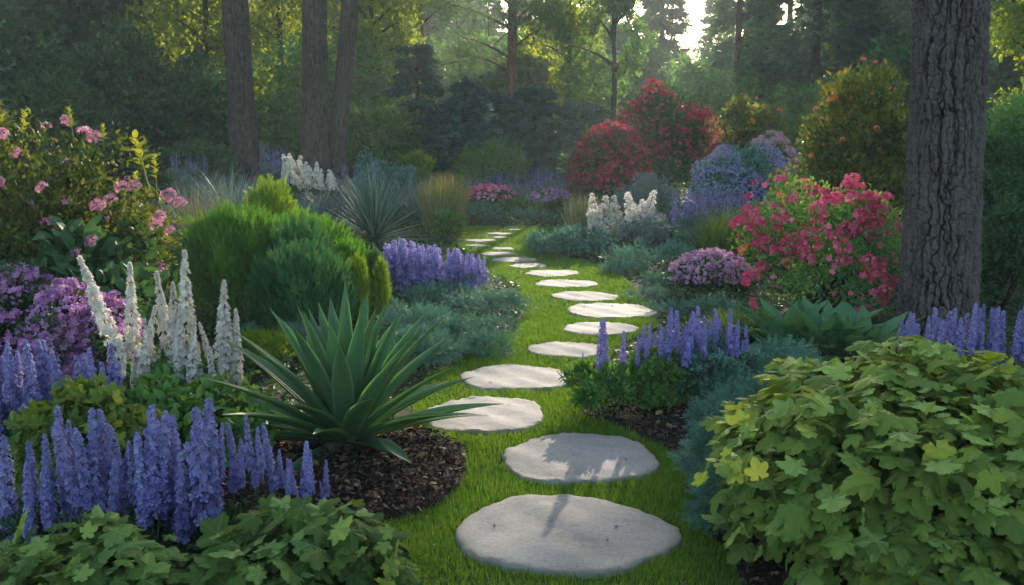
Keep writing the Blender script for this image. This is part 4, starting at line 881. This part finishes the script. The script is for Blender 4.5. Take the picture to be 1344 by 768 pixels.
# middle mounds
def mound(label, a, b, p, Y, mat, T=T_FINE, lp=8, name='mound_shrub', group='low mounds along the path', **kw):
    kw.setdefault('nclump', 34); kw.setdefault('cap', 8000)
    return shrub(name, label, 'shrub', a, b, p, Y, M[mat], lp, T, stems=0, group=group, **kw)
mound('blue grey mound at the far end of the path, left one', 592, 668, 268, 18.6, 'blugreen'); mound('blue grey mound at the far end of the path, behind the last stone', 650, 735, 280, 18.8, 'blugreen')
mound('fresh green mound behind the blue grey ones', 630, 742, 262, 20.2, 'green', T_LEAF)
t = mound('pink flowering mound below the far blue drift', 610, 678, 250, 20.6, 'dkgreen', T_LEAF, name='pink_mound', group=None); bloom_all(t, 34 * PXM(21), .55, .55, 'softpink', 260, .045); bloom_all(t, 34 * PXM(21), .55, .55, 'pink', 260, .045)
t = mound('mauve flowering mound below the smaller crimson shrub', 690, 752, 250, 20.4, 'green', T_LEAF, name='mauve_mound', group=None); bloom_all(t, 31 * PXM(21), .5, .5, 'phlox', 420, .045)
mound('dark green leathery mound jutting into the lawn', 686, 812, 299, 13.7, 'blugreen', T_LEAF, 6, name='leafy_mound', group=None, nclump=60, cap=12000, area=.26)
mound('feathery blue green spreader on the lawn bend behind the catmint', 790, 930, 322, 12.2, 'blugreen'); mound('feathery blue green spreader below the mauve flowers', 828, 935, 362, 10.1, 'blugreen')
mound('low grey spreader behind the dark green mound', 830, 935, 305, 14.6, 'grey'); mound('grey green spreader next to the green grasses', 880, 985, 300, 13.5, 'blugreen')
mound('feathery cushion at the lawn bend, smallest of the row', 812, 905, 384, 9.5, 'blugreen'); mound('blue green cushion behind the wide bend stone', 842, 935, 404, 8.7, 'blugreen'); mound('grey green cushion on the lawn edge by the leathery mound', 775, 850, 345, 11.7, 'blugreen')
mound('green spreader in front of the mauve flowers', 870, 985, 392, 8.6, 'blugreen', T_FINE)
mound('small bush at the edge of the yellow green grass', 565, 610, 278, 15.6, 'green', T_LEAF, name='leafy_mound')
t = mound('mauve and pink flower cushion beside the azalea', 880, 985, 336, 9.8, 'dkgreen', T_LEAF, name='flower_cushion', group=None); bloom_all(t, 52 * PXM(10), .4, .52, 'blush', 900, .022); bloom_all(t, 52 * PXM(10), .4, .52, 'phlox', 1100, .022)
t = mound('violet flower patch behind the variegated shrub', 855, 925, 268, 15.6, 'dkgreen', T_LEAF, name='flower_cushion', group=None); bloom_all(t, 34 * PXM(16), .4, .5, 'phlox', 1000, .035)
# -- yucca
X = PX(492, 13.6, .2); gz = float(H(X, 13.6)); t = thing('yucca', 'spiky grey green yucca fountain on a short stem', 'plant', (X, 13.6, gz))
g = Geo(); tube(g, [(0, 0, -.05), (.02, 0, .1), (0, 0, .3)], [.09, .08, .06], 10); part('stem', g.mesh('stem', M['dry'], True), t)
part('blades', blades_geo(430, 1.15, .030, (R(-12), R(89)), .22, .05, 6, lenvar=.3).mesh('blades', M['yucca']), t, (0, 0, .25))
# -- cypress mounds
def cyp(label, a, b, p, Y, mat, nclump=70, lp=13, group='clipped cypress bushes', ry=None, name='cypress_bush', k=3.4, cap=24000, fan=.35):
    cx, rx, h, gz = box_of(a, b, p, Y); ry = ry or min(rx, .6); t = thing(name, label, 'shrub', (cx, Y, gz), group)
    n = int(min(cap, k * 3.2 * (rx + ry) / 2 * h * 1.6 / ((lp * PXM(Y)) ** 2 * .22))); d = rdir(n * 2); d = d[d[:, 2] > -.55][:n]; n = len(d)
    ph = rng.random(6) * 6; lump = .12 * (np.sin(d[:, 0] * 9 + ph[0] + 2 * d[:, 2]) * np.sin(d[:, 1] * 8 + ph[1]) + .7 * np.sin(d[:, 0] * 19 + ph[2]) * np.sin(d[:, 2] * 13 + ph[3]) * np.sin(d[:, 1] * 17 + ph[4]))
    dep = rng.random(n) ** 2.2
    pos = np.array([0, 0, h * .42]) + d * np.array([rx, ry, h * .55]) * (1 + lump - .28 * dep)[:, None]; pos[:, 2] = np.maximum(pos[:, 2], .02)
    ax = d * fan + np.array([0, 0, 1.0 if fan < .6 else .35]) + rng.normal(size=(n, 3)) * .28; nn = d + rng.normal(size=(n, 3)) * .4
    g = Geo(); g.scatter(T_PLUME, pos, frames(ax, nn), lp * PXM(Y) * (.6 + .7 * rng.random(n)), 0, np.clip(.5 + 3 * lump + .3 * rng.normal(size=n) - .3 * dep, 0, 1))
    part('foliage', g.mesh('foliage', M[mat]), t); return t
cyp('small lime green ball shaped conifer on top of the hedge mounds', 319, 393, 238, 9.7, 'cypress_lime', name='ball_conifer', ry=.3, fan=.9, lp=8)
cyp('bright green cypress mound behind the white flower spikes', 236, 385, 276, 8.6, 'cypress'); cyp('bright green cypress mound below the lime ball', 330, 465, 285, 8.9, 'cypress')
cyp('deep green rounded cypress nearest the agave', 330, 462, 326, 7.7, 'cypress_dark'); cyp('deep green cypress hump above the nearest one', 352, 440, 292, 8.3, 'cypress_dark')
cyp('mid green cypress shoulder leaning to the lavender', 425, 492, 322, 8.5, 'cypress', ry=.35)
for k, (a, b, p, Y, m, lab) in enumerate(((456,484,338,8.0,'cypress_lime','slim golden cypress column, yellowest of the pair'), (480,506,330,8.5,'cypress_dark','slim dark green cypress column by the lavender'), (492,510,345,8.2,'cypress_lime','little golden cypress column touching the lavender'))):
    cyp(lab, a, b, p, Y, m, 30, 8, 'slim cypress columns', .14, 'column_conifer')
# -- lavender spikes by the path bend
for k, lab in enumerate(('lavender clump touching the golden cypress', 'lavender clump, second from the golden cypress', 'lavender clump, second from the stepping stones', 'lavender clump nearest the stepping stones')):
    drift('lavender', lab, 'flowering plant', 'lavender row at the path bend', 506 + 33 * k, 540 + 33 * k, 318 + 7 * k, 322 + 8 * k, 48 - 5 * k, 9.4 + .1 * k, 30, SALD, M['grey'] if k == 3 else M['blugreen'], 6, T_NARROW, 10, .34, .25, .06)
# -- spreading junipers
for a, b, p, Y, lab in ((590,706,384,8.6,'feathery juniper spreading to the lawn edge beyond the agave'),(520,640,376,9.0,'feathery juniper at the foot of the lavender'),(492,600,402,7.7,'feathery juniper behind the upright agave leaves'),(560,690,416,7.4,'feathery juniper with pale tips close to the sunlit lawn'),(500,610,432,6.6,'low juniper directly behind the agave'),(600,668,440,6.9,'small juniper hummock at the sunny lawn edge')):
    mound(lab, a, b, p, Y, 'blugreen', T_SPRAY, 11, 'spreading_juniper', 'spreading junipers by the agave', nclump=46, cap=11000, area=.2, up=.1, out=.9)
for a, b, p, Y, m, lab in ((310,400,432,6.6,'cypress_lime','low lime cushion between the white spikes and the agave'),(350,440,425,7.0,'grey','low grey cushion behind the tall agave leaves'),(285,350,428,7.2,'blugreen','low feathery cushion under the clipped cypress')):
    mound(lab, a, b, p, Y, m, T_FINE, 7, 'cushion_plant', 'cushions behind the agave')
for a, b, p, Y, lab in ((955,1090,458,5.7,'flat blue green spruce carpet behind the lime shrub'),(905,985,520,4.7,'blue green spruce mound behind the golden leaf tip'),(893,975,556,4.05,'blue green spruce mound at the lawn edge, by the second stepping stone'),(905,1000,612,3.6,'blue green spruce mound lowest at the lawn edge'),(945,1040,500,4.9,'blue green spruce mound beside the catmint')):
    mound(lab, a, b, p, Y, 'blugreen', T_SPRAY, 17, 'dwarf_spruce', 'dwarf blue spruces by the lime shrub', nclump=50, cap=9000, area=.2, up=.15, out=1.0)
mound('wispy tussock behind the catmint by the wide stone', 905, 985, 440, 7.2, 'blugreen', T_FINE, 8)

# -- hostas: broad leaves on stalks, each leaf a part
def big_leaf_mesh(L, wd):
    V = []; Q = []; uv = []; n = 12; m = 6
    for i in range(n + 1):
        t = i / n; w_ = wd * math.sin(math.pi * min(1, .03 + t * .97) ** .8) ** .85 if i < n else .002
        for j in range(-m // 2, m // 2 + 1):
            u = j / (m / 2); V.append((u * w_, L * t, .32 * abs(u) * w_ + .05 * L * math.sin(6 * u) * .15 - .28 * L * t * t + .006 * math.sin(t * 22 + abs(u) * 5))); uv.append((u, t))
    k = m + 1
    for i in range(n):
        for j in range(m): a = i * k + j; Q.append((a, a + 1, a + k + 1, a + k))
    g = Geo(); g.add(V, np.array(Q), 0, rng.random(), uv); tube(g, [(0, -.3 * L, -.12 * L), (0, -.1 * L, -.02 * L), (0, .05 * L, .004)], [.006, .006, .004], 6, 0)
    return g
HL = [big_leaf_mesh(.34, .075), big_leaf_mesh(.30, .065), big_leaf_mesh(.38, .072)]
HL = [g.mesh('leaf', M['hosta'], True) for g in HL]
for px, Y, n, lab in ((1030,7.0,30,'hosta with broad blue green leaves below the coral azalea flowers'),(1085,6.8,32,'hosta with broad blue green leaves in the middle of its clump'),(1135,6.6,28,'hosta with broad blue green leaves against the massive trunk')):
    X = PX(px, Y, .2); t = thing('hosta', lab, 'plant', (X, Y, 0), 'hostas under the azalea')
    for i in range(n):
        a = i * 2.4 + rng.normal(0, .2); e = R(18 + 60 * (i / n) + rng.normal(0, 5)); s = .8 + .35 * rng.random(); q = .10 + .06 * (1 - i / n)
        part('leaf', HL[i % 3], t, (-math.sin(a) * q, math.cos(a) * q, .06 + .1 * i / n), (e, 0, a), s)

# -- pink azalea
t = shrub('azalea_bush', 'large azalea bush full of rose pink flower heads by the massive trunk', 'shrub', 968, 1200, 246, 8.7, M['midtree'], 7, T_LEAF, ry=.75, nclump=80, cap=20000, area=.26, stems=12, k=1.7, wild=True)
cx, rx, h, gz = box_of(968, 1200, 246, 8.7)
for _s in range(12):
    while True:
        d0 = rdir(1)[0]
        if d0[2] > -.3 and d0[1] < .3: break
    for _k in range(7):
        d = norm(d0 + rng.normal(size=3) * np.array([.30, .2, .10])); p = np.array([0, 0, h * .45]) + d * np.array([rx, .75, h * .55]) * (.92 + .16 * rng.random()) * irr(d[None], PH.get(t.name))[0]
        part('flower_cluster', head('pink', True, _k), t, p, Vector(d + np.array([0, 0, .5])).to_track_quat('Z', 'Y').to_euler(), 8.8 * PXM(8.7) * (.65 + .7 * rng.random()))
flowers_on(t, rx * 1.0, .78, h * .75, 'coral', 10, 8 * PXM(8.7), 'coral_flower_cluster', .1)
g = Geo(); n = 350; d = rdir(n * 3); d = d[d[:, 2] > -.3][:n]; pos = np.array([0, 0, h * .45]) + d * np.array([rx, .75, h * .55]) * ((.85 + .22 * rng.random(n)) * irr(d, PH.get(t.name)))[:, None]
g.scatter(T_FLORET, pos, frames(rdir(n), d + rdir(n) * .5), .03 * (.6 + .7 * rng.random(n))); part('small_blooms', g.mesh('small_blooms', M['pink']), t)
# tall shoots at the azalea top carrying heads
gs = Geo(); topz = []
for px, py in ((1068,250),(1118,236),(1128,246),(1135,262),(1160,262),(1040,262),(1020,272),(1090,262),(995,292),(985,300),(1182,300),(1178,345)):
    z = PZ(py, 8.5) - gz; x = PX(px, 8.5, z + gz) - cx; topz.append((x, -.2, z)); tube(gs, [(x * .6, -.1, z - .4), (x * .85, -.15, z - .18), (x, -.2, z - .03)], [.008, .006, .004], 5)
part('flower_shoots', gs.mesh('flower_shoots', M['stem'], True), t)
for i, p in enumerate(topz): part('flower_cluster', head('pink', True, i), t, p, (rng.normal(0, .3), rng.normal(0, .3), 0), 9.5 * PXM(8.5) * (.8 + .5 * rng.random()))

# -- rose bush on the left with golden shoots
t = shrub('rose_bush', 'big dark leaved bush with soft pink flowers and golden top shoots', 'shrub', -60, 238, 172, 6.6, M['rosebush'], 11, T_LEAF, ry=.9, nclump=90, cap=20000, area=.26, stems=14, k=1.6, wild=True)
cx, rx, h, gz = box_of(-60, 238, 172, 6.6)
flowers_on(t, rx, .9, h, 'softpink', 26, 7 * PXM(6.6), 'flower_cluster', .0); flowers_on(t, rx, .9, h * .9, 'phlox', 14, 6 * PXM(6.6), 'mauve_flower_cluster', .0)
SH = Geo(); nl = 13
for i in range(nl):
    f = i / nl; a = i * 2.4; d = np.array([[math.cos(a), math.sin(a), .55 + f * .8]]); SH.scatter(T_OVATE, np.array([[0, 0, .12 + .88 * f]]), frames(d, np.array([[-.3 * math.cos(a), -.3 * math.sin(a), 1.]])), .38 * (1 - .35 * f))
tube(SH, [(0, 0, -.5), (0, 0, .5), (0, 0, 1)], [.02, .015, .008], 6); SHM = SH.mesh('shoot', M['yellow'], True)
for px, tip, bot in ((190,176,226),(205,206,238),(95,142,172),(30,146,180),(8,130,176),(136,165,188),(178,228,256)):
    Yq = 6.1 + rng.uniform(-.2, .3); z1, z0 = PZ(tip, Yq), PZ(bot, Yq); x = PX(px, Yq, z0)
    part('golden_shoot', SHM, t, (x - cx, Yq - 6.6, z0 - gz), (rng.normal(0, .15), rng.normal(.1, .15), rng.random() * 6), (z1 - z0) * 1.05)
for px, py, s in ((124,180,9),(3,176,9),(55,246,8),(128,270,10),(160,246,9),(176,244,9),(222,256,10),(236,266,9),(210,284,9),(145,262,9),(120,316,9),(98,332,9),(205,296,8),(223,303,7)):
    z = PZ(py, 5.75); part('flower_cluster', head('softpink', True, px), t, (PX(px, 5.75, z) - cx, -.85, z - gz), (.5, rng.normal(0, .3), 0), s * PXM(5.75))
mound('dark leafy skirt under the rose bush', -40, 225, 300, 6.0, 'dkgreen', T_OVATE, 22, 'broadleaf_shrub', None, nclump=50, cap=3500, area=.3)

# -- mauve phlox
for k, (a, b, p, Y, n, lab) in enumerate(((-40,80,350,5.4,95,'mauve phlox mound at the picture edge under the rose bush'),(50,140,372,5.2,90,'mauve phlox mound between the blue spikes and the rose bush'),(105,178,392,5.3,70,'mauve phlox mound behind the white flower spikes'))):
    t = shrub('phlox_plant', lab, 'flowering plant', a, b, p, Y, M['dkgreen'], 9, T_LEAF, ry=.42, nclump=44, cap=7000, group='mauve phlox mounds', stems=5)
    c_, rx, h, gz = box_of(a, b, p, Y); flowers_on(t, rx, .42, h, 'phlox', n, 8 * PXM(Y), 'flower_cluster', -.1)
    bloom_all(t, rx, .42, h, 'phlox', 1300, .019, -.3, T_FLORET)
# -- white spikes
sp = [(166,345,470),(191,330,480),(205,372,490),(220,357,480),(239,328,470),(228,400,500),(278,371,470),(295,367,480),(262,420,500),(286,410,505),(309,442,490),(158,437,480),(176,400,500),(212,420,510),(248,440,510),(196,440,510),(272,450,510),(300,455,505),(234,452,512),(184,462,512)] + [(rng.uniform(165, 312), rng.uniform(405, 468), rng.uniform(495, 520)) for _ in range(16)]
spike_plant('white_veronica', 'tall white flower spikes rising from a leafy clump before the clipped cypress', 'flowering plant', 4.9, sp, WHI, M['green'], 16, T_OVATE, None, .46, .14, .42, lean=.15, k=1.6)
# -- agave
AX, AY, _ = GND(455, 600); ag = thing('agave_plant', 'large spiky green agave growing from the dark mulch', 'plant', (AX, AY, .04))
def agave_leaf(L, wd, droop, v):
    n, m = 18, 8; V = []; Q = []; uv = []; z = y = 0.; ang = 0.
    for i in range(n + 1):
        t = i / n; w_ = wd * (.50 + 1.35 * t - 1.0 * t * t) * (1 - t ** 5) * (1 - .55 * t ** 2) / .72 if i < n else .0015
        for j in range(m + 1):
            u = j / (m / 2) - 1; V.append((u * w_ / 2, y, z + .40 * (abs(u) ** 1.6) * w_ / 2)); uv.append((u, t))
        ang = -droop * t ** 1.4; y += L / n * math.cos(ang); z += L / n * math.sin(ang)
    k = m + 1
    for i in range(n):
        for j in range(m): a = i * k + j; Q.append((a, a + 1, a + k + 1, a + k))
    V = np.array(V); Q = np.array(Q); g = Geo(); th = np.array([0, 0, .012]); nb = len(V)
    V2 = V - th * np.linspace(1.6, .1, n + 1).repeat(k)[:, None]
    g.add(np.concatenate([V, V2]), np.concatenate([Q, Q[:, ::-1] + nb]), 0, v, np.concatenate([np.array(uv)] * 2)); return g.mesh('leaf', M['agave'], True)
nA = 52
for i in range(nA):
    f = i / (nA - 1); a = i * 2.39996 + .4; e = R(4 + 80 * f ** .85 + rng.normal(0, 3)); L = (.80 - .10 * f) * (.9 + .18 * rng.random())
    part('leaf', agave_leaf(L, .086 + .03 * rng.random() - .01 * f, R(14) * (1 - f) + R(3) + R(7) * rng.random(), .15 + .7 * rng.random()), ag,
         (-math.sin(a) * .04, math.cos(a) * .04, .04 + .09 * f), (e, 0, a))
g = Geo(); n = 60; a = rng.random(n) * 6.28; d = np.stack([np.cos(a), np.sin(a), rng.uniform(-.25, .5, n)], 1)
g.scatter(T_OVATE, np.stack([np.cos(a) * .03, np.sin(a) * .03, rng.uniform(.0, .08, n)], 1), frames(d, np.array([0, 0, 1.]) + rdir(n) * .4), .10 + .10 * rng.random(n)); part('dry_leaf_bases', g.mesh('dry_leaf_bases', M['dry'], True), ag)
# -- catmint clump by the stones
sets = (((789,421,485),(801,421,500),(766,462,480),(812,436,500)), ((880,404,470),(888,408,480),(866,430,490),(873,440,495),(855,425,470),(846,440,480),(862,455,500)),
        ((896,424,480),(904,430,495),(918,403,470),(912,412,490),(926,432,490),(934,440,480),(892,440,500)), ((941,409,462),(952,406,466),(946,420,470),(962,432,466),(969,430,468),(975,425,464),(958,445,474)))
for k, (sp, lab, fh) in enumerate(zip(sets, ('catmint with two dark spikes standing over the stepping stones', 'catmint between the two dark spikes and the tallest spikes', 'catmint with the tallest violet spikes of its clump', 'catmint with short violet spikes next to the grey spruce'), (.30, .34, .36, .36))):
    sp = list(sp) + ([(a_ + rng.uniform(-12, 12), b_ + rng.uniform(-2, 25), c_) for a_, b_, c_ in sp + sp] if k else [])
    spike_plant('catmint', lab, 'flowering plant', 5.35 + .08 * k, sp, CAT, M['green'] if k < 2 else M['blugreen'], 9, T_LEAF, 'catmint clump by the stones', fh + .08, .16, .26, lean=.07, k=2.6)
    g = Geo()
# -- blue spikes at the foot of the big trunk
for k, (a, b, lab) in enumerate(((1180,1232,'blue delphinium clump at the foot of the massive trunk, on its azalea side'),(1228,1290,'blue delphinium clump at the foot of the massive trunk, under its far edge'),(1286,1362,'blue delphinium clump at the picture edge beyond the massive trunk'))):
    drift('delphinium', lab, 'flowering plant', 'blue delphiniums by the massive trunk', a, b, 422 - 6 * k, 415 - 4 * k, 62, 5.2, 11, DELW, M['dkgreen'], 9, T_LEAF, 14, .4, .15, .06)
# -- blue spikes, left behind
for k, (a, b, lab) in enumerate(((-20,42,'blue delphinium clump at the picture edge under the phlox'),(40,92,'blue delphinium clump under the phlox, tallest of the back row'),(90,150,'blue delphinium clump under the phlox, next to the white flower spikes'))):
    drift('delphinium', lab, 'flowering plant', 'blue delphiniums under the phlox', a, b, 466 - 10 * (k == 1), 462 + 10 * (k == 2), 92, 4.35, 10, DELW, M['dkgreen'], 10, T_LEAF, 16, .36, .15, .08)
mound('yellow green leafy plant between the two delphinium rows', 25, 215, 505, 3.9, 'limegreen', T_MAPLES[1], 20, 'leafy_plant', None, nclump=40, cap=1500, area=.3)
mound('green leafy plant under the white flower spikes', 150, 350, 505, 4.4, 'green', T_OVATE, 18, 'leafy_plant', None, nclump=46, cap=2500, area=.3)
# -- the front delphiniums
FR = (('front delphinium clump at the picture edge, drooping outward', [(6,605,730),(28,565,715),(77,533,660),(56,572,690),(40,600,720),(-10,580,720)]), ('front delphinium clump in front of the yellow green leaves', [(101,553,670),(116,536,650),(122,558,665),(90,590,690),(142,536,640),(134,600,680)]),
      ('front delphinium clump between lime leaves and tallest spikes', [(165,577,660),(180,555,700),(199,534,670),(190,570,690),(210,590,700)]), ('tallest and broadest front delphinium clump', [(219,545,680),(238,536,690),(262,560,705),(277,523,690),(246,575,700),(228,590,710),(270,600,705)]),
      ('front delphinium clump between the tallest spikes and the agave', [(298,551,640),(326,545,615),(345,553,640),(312,575,640),(338,580,640)]), ('short front delphinium clump reaching to the mulch', [(369,590,640),(392,578,650),(384,600,650),(403,620,665),(423,605,652)]))
for k, (lab, sp) in enumerate(FR):
    sp = sp + [(a_ + rng.uniform(-18, 18), b_ + rng.uniform(5, 50), c_ + rng.uniform(-10, 10)) for a_, b_, c_ in sp + sp[:3]]
    spike_plant('delphinium', lab, 'flowering plant', 3.2, sp, DELW if k % 2 else DEL, M['dkgreen'], 14, T_LEAF, 'front row of blue delphiniums', .28, .12, None, lean=.09, k=1.6)

# -- lobed leaf shrubs in front
def lobed(label, px0, px1, ptop, Y, leafpx, n, mat, ry, name='lobed_leaf_shrub', nclump=60, tip=None, group=None, stems=14):
    cx, rx, h, gz = box_of(px0, px1, ptop, Y); t = thing(name, label, 'shrub', (cx, Y, gz), group); L = leafpx * PXM(Y)
    d = rdir(n * 3); d = d[d[:, 2] > -.5][:n]; n = len(d); ph = rng.random(4) * 6
    lump = .09 * np.sin(d[:, 0] * 5 + ph[0]) * np.sin(d[:, 1] * 6 + ph[1]) + .07 * np.sin(d[:, 2] * 9 + ph[2] + d[:, 0] * 6)
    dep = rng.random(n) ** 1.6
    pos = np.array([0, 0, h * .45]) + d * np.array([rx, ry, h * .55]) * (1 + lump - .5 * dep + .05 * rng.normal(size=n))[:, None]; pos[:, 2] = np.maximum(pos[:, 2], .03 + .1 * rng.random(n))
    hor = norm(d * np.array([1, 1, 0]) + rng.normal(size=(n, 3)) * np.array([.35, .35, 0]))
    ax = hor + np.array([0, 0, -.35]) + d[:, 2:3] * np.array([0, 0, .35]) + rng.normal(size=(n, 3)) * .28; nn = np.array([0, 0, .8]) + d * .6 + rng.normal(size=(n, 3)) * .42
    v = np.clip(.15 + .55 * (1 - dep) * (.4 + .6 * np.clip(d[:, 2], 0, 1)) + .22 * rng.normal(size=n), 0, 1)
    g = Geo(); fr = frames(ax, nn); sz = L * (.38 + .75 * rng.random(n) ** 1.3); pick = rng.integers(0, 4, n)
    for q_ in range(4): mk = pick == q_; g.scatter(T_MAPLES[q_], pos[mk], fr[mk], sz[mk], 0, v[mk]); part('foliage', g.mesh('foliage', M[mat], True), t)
    part('stems', stems_geo(pos[dep < .3], stems, .008).mesh('stems', M['stem'], True), t)
    if tip:
        x, y, z = PX(tip[0], Y - ry * .6, PZ(tip[1], Y - ry * .6)), -ry * .6, PZ(tip[1], Y - ry * .6)
        q = Geo(); m = 9; P = np.array([x - cx, y, z - gz]) + rng.normal(size=(m, 3)) * np.array([.035, .03, .045])
        q.scatter(T_MAPLE, P, frames(rng.normal(size=(m, 3)) + np.array([-.6, -.4, 0]), np.array([0, -.6, .8]) + rdir(m) * .5), L * (.35 + .35 * rng.random(m))); part('golden_tip', q.mesh('golden_tip', M['lime'], True), t)
    return t
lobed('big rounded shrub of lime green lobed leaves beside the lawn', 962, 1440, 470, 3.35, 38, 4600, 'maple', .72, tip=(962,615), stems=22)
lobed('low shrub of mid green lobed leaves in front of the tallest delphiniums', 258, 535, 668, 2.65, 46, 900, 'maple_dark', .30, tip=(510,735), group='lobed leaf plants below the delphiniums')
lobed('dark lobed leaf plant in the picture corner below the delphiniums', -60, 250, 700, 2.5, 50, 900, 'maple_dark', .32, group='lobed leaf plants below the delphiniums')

# ================================================================== haze
me = bpy.data.meshes.new('haze'); x0, x1, y0, y1, z0, z1 = -80, 80, -14, 108, -1.2, 30
v = [(x, y, z) for x in (x0, x1) for y in (y0, y1) for z in (z0, z1)]
me.from_pydata(v, [], [(0,1,3,2),(4,6,7,5),(0,4,5,1),(2,3,7,6),(0,2,6,4),(1,5,7,3)]); me.update()
hz = part('haze', me); tagged(hz, 'thin morning haze lying between the trees', 'haze', kind='stuff')
m = bpy.data.materials.new('haze'); m.use_nodes = True; t = m.node_tree; t.nodes.remove(t.nodes['Principled BSDF'])
pv = t.nodes.new('ShaderNodeVolumePrincipled'); pv.inputs['Color'].default_value = (.82, .95, .98, 1); pv.inputs['Density'].default_value = HAZE_DENSITY; pv.inputs['Anisotropy'].default_value = .25
t.links.new(pv.outputs[0], t.nodes['Material Output'].inputs['Volume']); me.materials.append(m)
